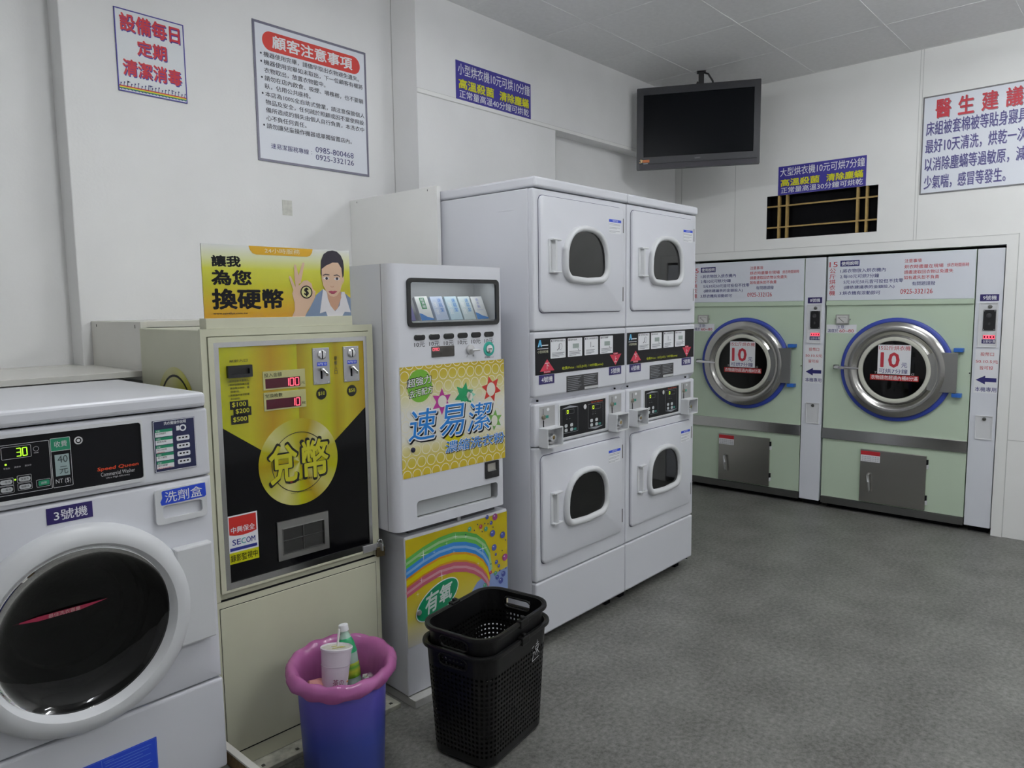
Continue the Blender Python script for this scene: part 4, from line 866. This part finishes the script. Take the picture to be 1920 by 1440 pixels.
# ================================================================== green industrial dryers in the back wall
def industrial_dryer(y0, label):
    """x from the left edge 0 to .893"""
    D = thing('industrial_dryer', label, 'industrial dryer', (XB, y0, 0), -90, 'pale green 15 kilogram dryers')
    G().box(.001, .892, .004, .80, .085, 1.788).build('cabinet', PALEG, D)
    G().box(.03, .86, .05, .7, 0, .04).build('base', DARK, D)
    G().box(0, .893, -.010, .01, 1.450, 1.482, .003).build('cornice', PALEG, D)
    hb = G().box(.002, .891, -.004, .004, 1.4835, 1.787, .002).build('header_board', mat('header_white', (.74, .77, .84), .4), D)
    g = G(); y = -.0046
    g.text('15', .013, 1.714, .067, 1.750, y, .004)
    for k, ch in enumerate('公斤烘衣機'): g.text(ch, .016, 1.672 - k * .0383, .056, 1.706 - k * .0383, y, .012)
    g.text('注意事項', .489, 1.722, .588, 1.746, y, .018)
    for k, (s, wd) in enumerate((('烘衣時盡量在現場', .225), ('請盡速取回衣物以免遺失', .281), ('如有遺失恕不負責', .203))): g.text(s, .489, 1.684 - k * .035, .489 + wd, 1.708 - k * .035, y, .018)
    g.text('烘衣時間到時', .735, 1.684, .855, 1.708, y, .01); g.text('0925-332126', .471, 1.520, .659, 1.551, y, .012)
    g.build('red_lettering', mat('header_red', (.50, .03, .05), .5), hb)
    g = G()
    for k, (s, x, wd) in enumerate((('1.將衣物放入烘衣機內', .086, .290), ('2.每10元可烘7分鐘', .086, .25), ('5元10元50元皆可投但不找零', .110, .375), ('(請依建議表的金額投入)', .113, .32), ('3.烘衣機有滾動即可', .086, .262))): g.text(s, x, 1.672 - k * .038, x + wd, 1.698 - k * .038, y, .02)
    g.text('有問題請撥', .538, 1.573, .672, 1.599, y, .01)
    g.build('navy_lettering', mat('header_navy', (.03, .03, .20), .5), hb)
    G().rect(.085, 1.716, .210, 1.756, y).build('navy_block', NAVY, hb)
    G().text('使用說明', .093, 1.723, .202, 1.749, y - .0005, .026).build('block_lettering', WHITE, hb)
    ga = G().box(.068, .155, -.012, .004, 1.320, 1.386, .003).box(.060, .163, -.005, .004, 1.349, 1.357).build('temperature_gauge', mat('gauge_grey', (.42, .42, .40), .35, .4), D)
    G().rect(.076, 1.328, .148, 1.378, -.0125).build('gauge_dial', mat('dial_grey', (.62, .62, .60), .3), ga)
    G().line([(.088, 1.364), (.122, 1.334)], .003, -.013).line([(.083 + .058 * k / 6, 1.362 + .006 * math.sin(PI * k / 6)) for k in range(7)], .0015, -.013).build('gauge_needle', BLACK, ga)
    gl = G().rect(.004, 1.257, .204, 1.316, .0033).build('temperature_label', WHITE, D)
    G().text('注意:', .070, 1.288, .130, 1.312, .0028, .01).text('溫度於', .012, 1.262, .084, 1.285, .0028, .01).build('navy_lettering', mat('header_navy', (.03, .03, .20), .5), gl)
    G().text('60~80', .092, 1.262, .186, 1.284, .0028, .01).build('red_lettering', mat('header_red', (.50, .03, .05), .5), gl)
    c = (.460, 1.018)
    G().lathe([(.346, .004), (.346, -.014), (.338, -.020), (.322, -.020), (.318, .004)], *c, n=80).build('blue_gasket', mat('gasket_blue', (.03, .06, .36), .4), D, 40)
    d = G().lathe([(.325, -.016), (.318, -.034), (.30, -.044), (.27, -.050), (.258, -.046), (.250, -.036), (.236, -.030), (.222, -.040), (.21, -.040)], *c, n=80).build('door', mat('door_steel', (.50, .49, .47), .2, 1), D, 35)
    G().lathe([(.221, -.036), (.219, -.052), (.208, -.056), (.196, -.052), (.191, -.036)], *c, n=64).build('glass_gasket', mat('gasket_cream', (.62, .62, .54), .5), d, 50)
    G().lathe([(.193, -.042), (.12, -.046), (.001, -.047)], *c, n=48).build('door_glass', glass_mat('porthole_glass', (.30, .30, .30), .03, 1.5), d, 60)
    G().lathe([(.20, -.034), (.20, -.0275), (.001, -.027)], *c, n=48).build('dark_drum', mat('drum_dark', (.012, .012, .013), .4), d)
    lb = G().rect(.361, .990, .561, 1.186, -.0482).build('price_label', WHITE, d)
    G().text('15公斤烘衣機', .366, 1.150, .557, 1.180, -.0487, .008).text('10', .381, 1.037, .492, 1.133, -.0487, .03).build('red_lettering', mat('header_red', (.50, .03, .05), .5), lb)
    G().text('元', .506, 1.037, .541, 1.068, -.0487, .01).text('可烘7分鐘', .371, .996, .545, 1.026, -.0487, .008).build('navy_lettering', mat('header_navy', (.03, .03, .20), .5), lb)
    rb = G().rect(.316, .948, .612, .985, -.0484).build('red_label', mat('label_red', (.45, .02, .02), .45), d)
    G().text('衣物請勿超過內桶8分滿', .323, .953, .606, .981, -.0489, .02).build('red_label_lettering', WHITE, rb)
    G().text('T', .34, .990, .355, 1.005, -.0480, .01, .2).text('G', .566, .988, .583, 1.003, -.0480, .01, .2).build('silver_lettering', mat('silver_print2', (.55, .55, .55), .4), d)
    G().box(.70, .826, -.044, -.036, .888, 1.143, .002).loft([[(.70, -.042, .888), (.70, -.042, 1.143)], [(.66, -.046, .90), (.66, -.046, 1.13)]], closed=False).build('hinge_plate', STEEL, d)
    for z in (.872, 1.160): G().box(.80, .852, -.040, .004, z - .012, z + .013, .002).build('hinge_block', mat('hinge_blue', (.02, .13, .50), .4), D)
    G().cyl(.826, 0, .001, -.03, -.029, 6).tube([(.812, -.030, .87), (.812, -.030, 1.165)], .008, 10).build('hinge_pin', STEELD, D)
    lt = G().box(.068, .096, -.030, .004, 1.005, 1.036, .003).build('latch', STEELD, D)
    G().tube([(.082, -.034, 1.02), (.115, -.052, 1.022), (.150, -.062, 1.020), (.245, -.062, 1.019)], [.012, .013, .010, .006], 12).build('latch_lever', CHROME, lt)
    G().box(-.001, .894, -.008, .01, .505, .582, .002).build('steel_band', mat('band_steel', (.55, .55, .54), .16, 1), D)
    ld = G().box(.264, .672, -.012, .004, .093, .459, .002).build('lint_door', mat('lint_steel', (.42, .41, .385), .26, 1), D)
    G().tube([(.322, -.014, .292), (.323, -.036, .288), (.328, -.040, .24), (.334, -.038, .18), (.336, -.03, .165)], [.008, .010, .009, .007, .004], 10).build('door_handle', CHROME, ld)
    for z in (.133, .373):
        hh = G().box(.673, .681, -.014, .004, z + .026, z + .060).build('hinge', DARK, ld); G().box(.674, .685, -.016, .002, z, z + .028, .002).build('hinge_knuckle', PLASTIC_W, ld)
    k_ = G().rect(.267, .375, .390, .449, -.0126).build('lint_sticker', WHITE, ld)
    G().rect(.267, .421, .390, .449, -.0131).build('red_strip', mat('strip_red', (.50, .02, .03), .45), k_)
    g = G()
    for q_ in range(3): g.text('毛屑請每日清理', .273, .404 - q_ * .0125, .384, .4135 - q_ * .0125, -.0131)
    g.build('sticker_print', CREDIT, k_)
    G().box(0, .893, -.004, .02, .034, .082, .001).build('kick_strip', STEELD, D)
    G().cyl(.893 - .006, 1.016, .004, -.001, .003, 10).build('screw', DARK, D)
    return D
industrial_dryer(2.847, 'pale green dryer with blue ringed porthole, partly hidden by the white stacked dryers')
industrial_dryer(1.7945, 'pale green dryer with blue ringed porthole, at the right end of the opening')
def coin_column(y0, num, label):
    D = thing('coin_column', label, 'coin column', (XB, y0, 0), -90, 'white coin columns beside the green dryers')
    G().box(.003, .145, -.002, .30, .040, 1.787, .002).build('casing', mat('column_white', (.74, .76, .82), .4), D)
    k_ = G().box(.027, .126, -.0035, -.002, 1.466, 1.508).build('number_sticker', mat('machine_navy', (.022, .012, .12), .4), D)
    G().text('%s號機' % num, .043, 1.474, .114, 1.500, -.004, .02).build('number_lettering', WHITE, k_)
    b = G().ring([(.024, 1.181), (.127, 1.181), (.127, 1.459), (.024, 1.459)], [(.030, 1.187), (.121, 1.187), (.121, 1.452), (.030, 1.452)], -.008, -.002).rect(.024, 1.181, .127, 1.459, -.0024).rect(.030, 1.418, .121, 1.452, -.003).build('coin_unit', PLASTIC_W, D)
    G().lathe([(.012, -.002), (.011, -.009), (.005, -.010)], .083, 1.432, 24, False, True).build('unit_lock', STEELD, b)
    a = G().box(.050, .115, -.010, -.002, 1.286, 1.412, .001).build('coin_acceptor', mat('acceptor_black', (.012, .012, .014), .3), b)
    G().lathe([(.014, -.010), (.013, -.014), (.006, -.015)], .080, 1.377, 24, False, True).box(.078, .088, -.018, -.010, 1.318, 1.334, .002).build('coin_dial', mat('dial_black', (.05, .05, .055), .3), a)
    g = G()
    for x in (.055, .110):
        for z in (1.292, 1.406): g.cyl(x, z, .0025, -.0108, -.0098, 10)
    g.build('screw', STEELL, a)
    G().rect(.052, 1.234, .117, 1.256, -.0032).build('display_window', mat('dark_red_acrylic', (.07, .0, .012), .1), b)
    G().seg7('0000', .053, 1.236, .116, 1.254, -.0038, .34).build('red_digits', RLED, b)
    k2 = G().rect(.047, 1.205, .126, 1.230, -.0032).build('unit_label', mat('machine_navy', (.022, .012, .12), .4), b)
    G().text('以秒計費', .054, 1.209, .119, 1.226, -.0037, .02).build('unit_lettering', WHITE, k2)
    pp = G().rect(.018, .895, .142, 1.168, -.0026).build('paper_label', WHITE, D)
    G().text('投幣口', .045, 1.127, .116, 1.150, -.0031, .01).text('50.10.5元', .022, 1.082, .139, 1.103, -.0031, .006).text('皆可投', .045, 1.042, .116, 1.065, -.0031, .01).build('red_lettering', mat('header_red', (.50, .03, .05), .5), pp)
    G().poly([(.026, .977), (.077, 1.005), (.077, .991), (.136, .991), (.136, .966), (.077, .966), (.077, .950)], -.0031).build('arrow', NAVY, pp)
    G().text('本機專用', .025, .904, .138, .933, -.0031, .012).build('navy_lettering', mat('header_navy', (.03, .03, .20), .5), pp)
    cbx = G().ring([(.036, .603), (.130, .603), (.130, .754), (.036, .754)], [(.041, .608), (.125, .608), (.125, .749), (.041, .749)], -.008, -.002).rect(.036, .603, .130, .754, -.0024).rect(.041, .722, .125, .749, -.003).build('coin_box', PLASTIC_W, D)
    G().lathe([(.011, -.002), (.010, -.009), (.005, -.010)], .084, .733, 24, False, True).build('box_lock', STEELD, cbx)
    G().box(.02, .13, .04, .25, 0, .04).build('base', DARK, D)
coin_column(1.9515, '8', 'narrow white coin column numbered 8 between the two green dryers')
coin_column(.899, '9', 'narrow white coin column numbered 9 at the right end of the green dryers')

# ================================================================== waste bin with its bag and rubbish
BX_, BY_ = 1.252, 1.842
t = thing('waste_bin', 'blue violet plastic waste bin with a pink bag, in front of the change machine', 'waste bin', (BX_, BY_, 0))
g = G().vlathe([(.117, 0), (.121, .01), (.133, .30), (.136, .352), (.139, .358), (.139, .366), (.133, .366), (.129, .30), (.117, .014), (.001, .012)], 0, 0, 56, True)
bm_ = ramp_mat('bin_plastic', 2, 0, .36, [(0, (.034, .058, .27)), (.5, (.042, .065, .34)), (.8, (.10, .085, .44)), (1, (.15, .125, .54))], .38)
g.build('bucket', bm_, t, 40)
def bagf(a, k, n):
    wr = .004 * math.sin(a * 5 + 1.3 * k) + .0035 * abs(math.sin(a * 8.5 + .7 * k)) + .0025 * abs(math.sin(a * 15.5 + 1.1 * k)) + .0015 * math.sin(a * 31 + k)
    return wr
prof = [(.001, .225), (.095, .228), (.110, .28), (.117, .33), (.128, .366), (.139, .386), (.152, .391), (.162, .385), (.167, .375), (.164, .364), (.155, .357)]
loops = []
for k, (r, z) in enumerate(prof):
    l = []
    for i in range(144):
        a = 2 * PI * i / 144; f = max(0, (k - 6) / 4); inn = max(0, 1 - k / 5)
        drop = f * (.020 * (.5 + .5 * math.cos(a - math.radians(200))) - .004)
        tilt = .010 * math.cos(a - math.radians(60))
        r2 = r if k == 0 else r + bagf(a, k, 10) * (.45 + .5 * inn + .5 * f) * (1 if k != 4 else .3); r2 = min(r2, .118) if k <= 3 else r2; r2 = max(r2, .146) if k >= 8 else r2
        r2 = r2 if k < 5 else r + (r2 - r) * .6
        l.append((r2 * math.cos(a), r2 * math.sin(a), z - drop + tilt * min(1, k / 4) + .003 * math.sin(a * 13 + k)))
    loops.append(l)
BAG = mat('pink_film', (.54, .17, .42), .24, coat=.3, bump=.4, bscale=16)
BAG.node_tree.nodes['Principled BSDF'].inputs['Subsurface Weight'].default_value = 0
nt = BAG.node_tree; tr_ = nt.nodes.new('ShaderNodeBsdfTranslucent'); tr_.inputs[0].default_value = (.65, .14, .44, 1); mx_ = nt.nodes.new('ShaderNodeMixShader'); mx_.inputs[0].default_value = .3
nt.links.new(nt.nodes['Principled BSDF'].outputs[0], mx_.inputs[1]); nt.links.new(tr_.outputs[0], mx_.inputs[2]); nt.links.new(mx_.outputs[0], nt.nodes['Material Output'].inputs[0])
bag = G().loft(loops).build('bin_liner', BAG, None, 180); bag.location = (BX_, BY_, 0)
tag(bag, 'pink plastic bag lining the blue waste bin, folded over its rim', 'bin bag')
def tilted(name, label, cat, base, rx, ry):
    o = thing(name, label, cat, base); o.rotation_euler = (math.radians(rx), math.radians(ry), 0); return o
cup = tilted('drink_cup', 'white paper drink cup with sealed lid standing in the waste bin', 'cup', (BX_ - .031, BY_ + .002, .262), -6, 10)
G().vlathe([(.036, 0), (.0385, .06), (.0392, .0605), (.0465, .158), (.0490, .159), (.0495, .165), (.047, .167), (.0455, .163), (.001, .1625)], 0, 0, 40, True).build('paper_cup', mat('cup_paper', (.70, .66, .72), .4), cup, 40)
G().vlathe([(.0400, .112), (.0444, .1125), (.0446, .1140), (.0441, .1145)], 0, 0, 40).build('cup_band', mat('cup_band', (.58, .54, .60), .5), cup)
G().vlathe([(.0450, .1632), (.03, .1637), (.001, .1638)], 0, 0, 32).build('sealed_lid', mat('lid_film', (.62, .60, .54), .25, noise=.12, nscale=90), cup)
lg = G()
for k, (x, y, a) in enumerate(((.01, -.005, .3), (.014, -.012, 1.2), (-.012, -.008, .1), (.0, .012, 2))): lg.box(x - .009, x + .009, y - .0025, y + .0025, .1641, .1646)
lg.build('lid_leaf_print', mat('leaf_olive', (.45, .42, .05), .5), cup)
G().tube([(.012, .012, .158), (.014, .010, .215)], .0035, 10).build('straw', mat('straw_white', (.75, .74, .74), .3), cup)
def wrap(txt, th0, z0, h, wd):          # lettering printed round the cup
    V, P = glyphs(txt); ax, bx = min(v.x for v in V), max(v.x for v in V); az, bz = min(v.y for v in V), max(v.y for v in V); g = G()
    for e in (0, .0007):
        vs = []
        for v in V:
            z = z0 + (v.y - az) / (bz - az) * h; r = .0390 + (z - .06) * .0745 + .0008; th = th0 + ((v.x - ax) / (bx - ax) * wd + e) / r
            vs.append(g.bm.verts.new((r * math.cos(th), r * math.sin(th), z)))
        for p_ in P: g.bm.faces.new([vs[i] for i in p_])
        vs = None
        break
    return g
wrap('茶の', -2.35, .058, .020, .034).build('cup_lettering', mat('plum_print', (.30, .03, .12), .5), cup)
wrap('ー', -1.15, .062, .005, .016).build('orange_streak', mat('orange_print', (.70, .28, .02), .5), cup)
btl = tilted('drink_bottle', 'clear drink bottle with green label and white cap in the waste bin', 'bottle', (BX_ + .060, BY_ + .024, .246), -11, -1)
G().vlathe([(.027, 0), (.030, .01), (.030, .045), (.0285, .05), (.030, .055), (.030, .09), (.0285, .094), (.030, .098), (.030, .135), (.024, .165), (.015, .188), (.0125, .195), (.0125, .205)], 0, 0, 32, True).build('bottle_body', mat('bottle_pet', (.34, .50, .42), .06, coat=.8), btl, 50)
G().vlathe([(.0305, .055), (.0308, .056), (.0308, .098), (.0305, .100)], 0, 0, 32).build('bottle_label', ramp_mat('label_print', 2, .055, .135, [(0, (.10, .38, .02)), (.25, (.50, .55, .05)), (.4, (.10, .36, .05)), (.6, (.52, .55, .05)), (.75, (.06, .32, .10)), (1, (.02, .30, .14))], .2), btl, 50)
G().vlathe([(.0306, .132), (.0250, .163), (.0190, .178)], 0, 0, 32).build('neck_sleeve', mat('sleeve_green', (.02, .30, .12), .2), btl, 50)
G().vlathe([(.0150, .200), (.0155, .202), (.0150, .219), (.013, .221), (.001, .2215)], 0, 0, 28, True).build('cap', WHITE, btl, 40)
def crumple(name, label, cat, loc, s, m, seed, squash=.6):
    rnd = random.Random(seed); bm = bmesh.new(); bmesh.ops.create_icosphere(bm, subdivisions=2, radius=1)
    for v_ in bm.verts: v_.co *= .75 + .5 * rnd.random(); v_.co.z *= squash
    me = bpy.data.meshes.new(name); bm.to_mesh(me); bm.free(); me.materials.append(m)
    o = bpy.data.objects.new(name, me); COL.objects.link(o); o.location = loc; o.scale = (s,) * 3; return tag(o, label, cat)
crumple('crumpled_paper', 'crumpled salmon pink paper in the waste bin left of the cup', 'waste paper', (BX_ - .070, BY_ + .034, .318), .030, mat('salmon_paper', (.60, .27, .25), .6), 3)
crumple('paper_scrap', 'salmon pink paper scrap in the waste bin behind the bottle', 'waste paper', (BX_ + .064, BY_ + .062, .312), .022, mat('salmon_paper', (.60, .27, .25), .6), 5)
crumple('foil_wrapper', 'shiny silver wrapper in the waste bin right of the bottle', 'wrapper', (BX_ + .072, BY_ - .040, .312), .022, mat('silver_film', (.65, .62, .65), .18, .8), 9)

# ================================================================== two nested laundry baskets
BKM = mat('black_basket_plastic', (.006, .006, .0065), .33, spec=.35)
def basket_mesh(H, top, bot, rt, rb, hnd):
    """perforated tapering tub; half sizes at the top and the bottom"""
    def outline(hx, hy, r, n):
        segs = [(2 * (hx - r), 'l'), (PI / 2 * r, 'c')]; per = 4 * (hx - r) + 4 * (hy - r) + 2 * PI * r; out = []
        for i in range(n):
            d = per * i / n; x = y = 0
            L = [('s', hx * 2 - 2 * r, (-hx + r, -hy), (1, 0)), ('c', PI / 2 * r, (hx - r, -hy + r), -PI / 2), ('s', hy * 2 - 2 * r, (hx, -hy + r), (0, 1)), ('c', PI / 2 * r, (hx - r, hy - r), 0), ('s', hx * 2 - 2 * r, (hx - r, hy), (-1, 0)), ('c', PI / 2 * r, (-hx + r, hy - r), PI / 2), ('s', hy * 2 - 2 * r, (-hx, hy - r), (0, -1)), ('c', PI / 2 * r, (-hx + r, -hy + r), PI)]
            for ty_, ln, p0, dr_ in L:
                if d <= ln + 1e-9:
                    if ty_ == 's': x, y = p0[0] + dr_[0] * d, p0[1] + dr_[1] * d
                    else: a = dr_ + d / r; x, y = p0[0] + r * math.cos(a), p0[1] + r * math.sin(a)
                    break
                d -= ln
            out.append((x, y))
        return out
    N = 148; rows = [0, .012, .03] + [.03 + (H - .105) * k / 34 for k in range(1, 35)] + [H - .055, H - .05, H - .024, H - .018, H]
    A, B = outline(*top, rt, N), outline(*bot, rb, N)
    bm = bmesh.new(); V = []
    for z in rows:
        f = z / H; ins = .012 if z == 0 else 0
        V.append([bm.verts.new((B[i][0] * (1 - ins * 4) + (A[i][0] - B[i][0]) * f, B[i][1] * (1 - ins * 4) + (A[i][1] - B[i][1]) * f, z)) for i in range(N)])
    for k in range(len(rows) - 1):
        for i in range(N):
            j = (i + 1) % N
            hole = 3 <= k <= 35 and k % 2 == 1 and i % 2 == (0 if (k // 2) % 2 else 0)
            xm, ym = (A[i][0] + A[j][0]) / 2, (A[i][1] + A[j][1]) / 2
            if rows[k] >= H - .0551 and rows[k + 1] <= H - .0179 and abs(abs(xm) - top[0]) < .002 and abs(ym) < .052 and hnd: hole = True
            if not hole: bm.faces.new((V[k][i], V[k][j], V[k + 1][j], V[k + 1][i]))
    bm.faces.new(V[0][::-1])
    me = bpy.data.meshes.new('tub'); bm.to_mesh(me); bm.free(); me.materials.append(BKM)
    return me, A
def basket(label, loc, rot_, H, sc):
    o = thing('laundry_basket', label, 'laundry basket', loc, rot_, 'nested black laundry baskets')
    top, bot = (.193 * sc, .136 * sc), (.170 * sc, .116 * sc)
    me, A = basket_mesh(H, top, bot, .062, .048, True)
    tub = bpy.data.objects.new('tub', me); COL.objects.link(tub); tub.parent = o
    md = tub.modifiers.new('wall', 'SOLIDIFY'); md.thickness = .003; md.offset = 0
    # rolled rim
    n = len(A); prof = [(0, 0), (.006, .004), (.014, .003), (.016, -.004), (.014, -.010), (.003, -.012)]
    loops = []
    for dx, dz in prof + prof[:1]:
        l = []
        for i, (x, y) in enumerate(A):
            x0, y0 = A[i - 1]; x1, y1 = A[(i + 1) % n]; t_ = Vector((x1 - x0, y1 - y0)).normalized(); l.append((x + t_.y * dx, y - t_.x * dx, H + dz))
        loops.append(l)
    G().loft(loops).build('rim', BKM, o, 50)
    for s_ in (-1, 1):
        pts = [(s_ * (top[0] - .004), -.058 + .014 * (1 - math.cos(a)) if False else y_, z_) for y_, z_ in rr(-.056, H - .058, .056, H - .020, .018, 5)]
        xs = lambda z_: s_ * (bot[0] + (top[0] - bot[0]) * z_ / H)
        pts = [(xs(z_), y_, z_) for _, y_, z_ in pts]; pts.append(pts[0])
        G().tube(pts, .0042, 8, False).build('handle', BKM, o, 60)
        G().box(-.022, .022, s_ * (top[1] + .010) - .010, s_ * (top[1] + .010) + .010, H - .018, H + .009, .003).box(-.008, .008, s_ * (top[1] + .010) - .006, s_ * (top[1] + .010) + .006, H + .005, H + .017, .003).build('hinge_lug', BKM, o)
    return o
bk = basket('black perforated laundry basket on the floor with a white scribble, holding the other', (1.708, 1.652, .002), 8, .385, 1.0)
basket('upper black laundry basket nested inside the one standing on the floor', (1.706, 1.650, .062), 8, .383, .962)
g = G(); yy = -.1365
for st_ in ([(-.014, .010), (-.006, .013)], [(-.010, -.002), (-.003, -.001), (-.010, -.014), (-.012, -.020), (.016, -.017)], [(.002, .014), (.012, .016)], [(.0, .009), (.014, .011), (.013, .003), (.001, .002), (.0, .009)], [(.007, .022), (.008, -.012)], [(.006, .0), (.0, -.009)], [(.009, .0), (.017, -.010)]):
    g.line([(.088 + x * 1.5, .303 + z * 1.6) for x, z in st_], .0018, 0)
for v_ in g.bm.verts: v_.co.y = -(.116 + .020 * v_.co.z / .385) - .0026
g.build('chalk_scribble', WHITE, bk)

# ================================================================== every separate piece of a part is a part of its own
import numpy as np
def split_pieces(o):
    me = o.data; nv, ne = len(me.vertices), len(me.edges)
    if nv < 6: return
    co = np.empty(nv * 3); me.vertices.foreach_get('co', co); co = co.reshape(-1, 3)
    ed = np.empty(ne * 2, dtype=np.int64); me.edges.foreach_get('vertices', ed); ed = ed.reshape(-1, 2)
    lab = np.arange(nv)
    while True:
        m = np.minimum(lab[ed[:, 0]], lab[ed[:, 1]]); new = lab.copy()
        np.minimum.at(new, ed[:, 0], m); np.minimum.at(new, ed[:, 1], m); new = new[new]
        if (new == lab).all(): break
        lab = new
    _, isl = np.unique(lab, return_inverse=True); k = isl.max() + 1
    if k < 2 or k > 900: return
    lo = np.full((k, 3), np.inf); hi = np.full((k, 3), -np.inf); np.minimum.at(lo, isl, co); np.maximum.at(hi, isl, co)
    size = (hi - lo).max(axis=1); gap = np.maximum(0, np.maximum(lo[:, None] - hi[None], lo[None] - hi[:, None]))
    near = np.sqrt((gap ** 2).sum(axis=2)) <= np.maximum(.02, .5 * np.maximum(size[:, None], size[None])); pc = np.arange(k)
    while True:
        new = np.where(near, pc[None], k).min(axis=1); new = np.minimum(new, pc); new = new[new]
        if (new == pc).all(): break
        pc = new
    ids = np.unique(pc)
    if len(ids) < 2: return
    piece = pc[isl]
    for n_, c_ in enumerate(ids[1:].tolist() + ids[:1].tolist()):
        bm = bmesh.new(); bm.from_mesh(me); bm.verts.ensure_lookup_table()
        bmesh.ops.delete(bm, geom=[v for v in bm.verts if piece[v.index] != c_], context='VERTS')
        if n_ < len(ids) - 1:
            m2 = bpy.data.meshes.new(o.name.split('.')[0]); bm.to_mesh(m2); m2.materials.append(me.materials[0])
            o2 = o.copy(); o2.data = m2; COL.objects.link(o2)
        else:
            m2 = bpy.data.meshes.new(o.name.split('.')[0]); bm.to_mesh(m2); m2.materials.append(me.materials[0]); o.data = m2
        bm.free()
for o in list(bpy.data.objects):
    if o.type == 'MESH' and o.parent and not o.modifiers and o.get('kind') != 'structure' and o.parent.get('kind') != 'structure' and not o.children: split_pieces(o)
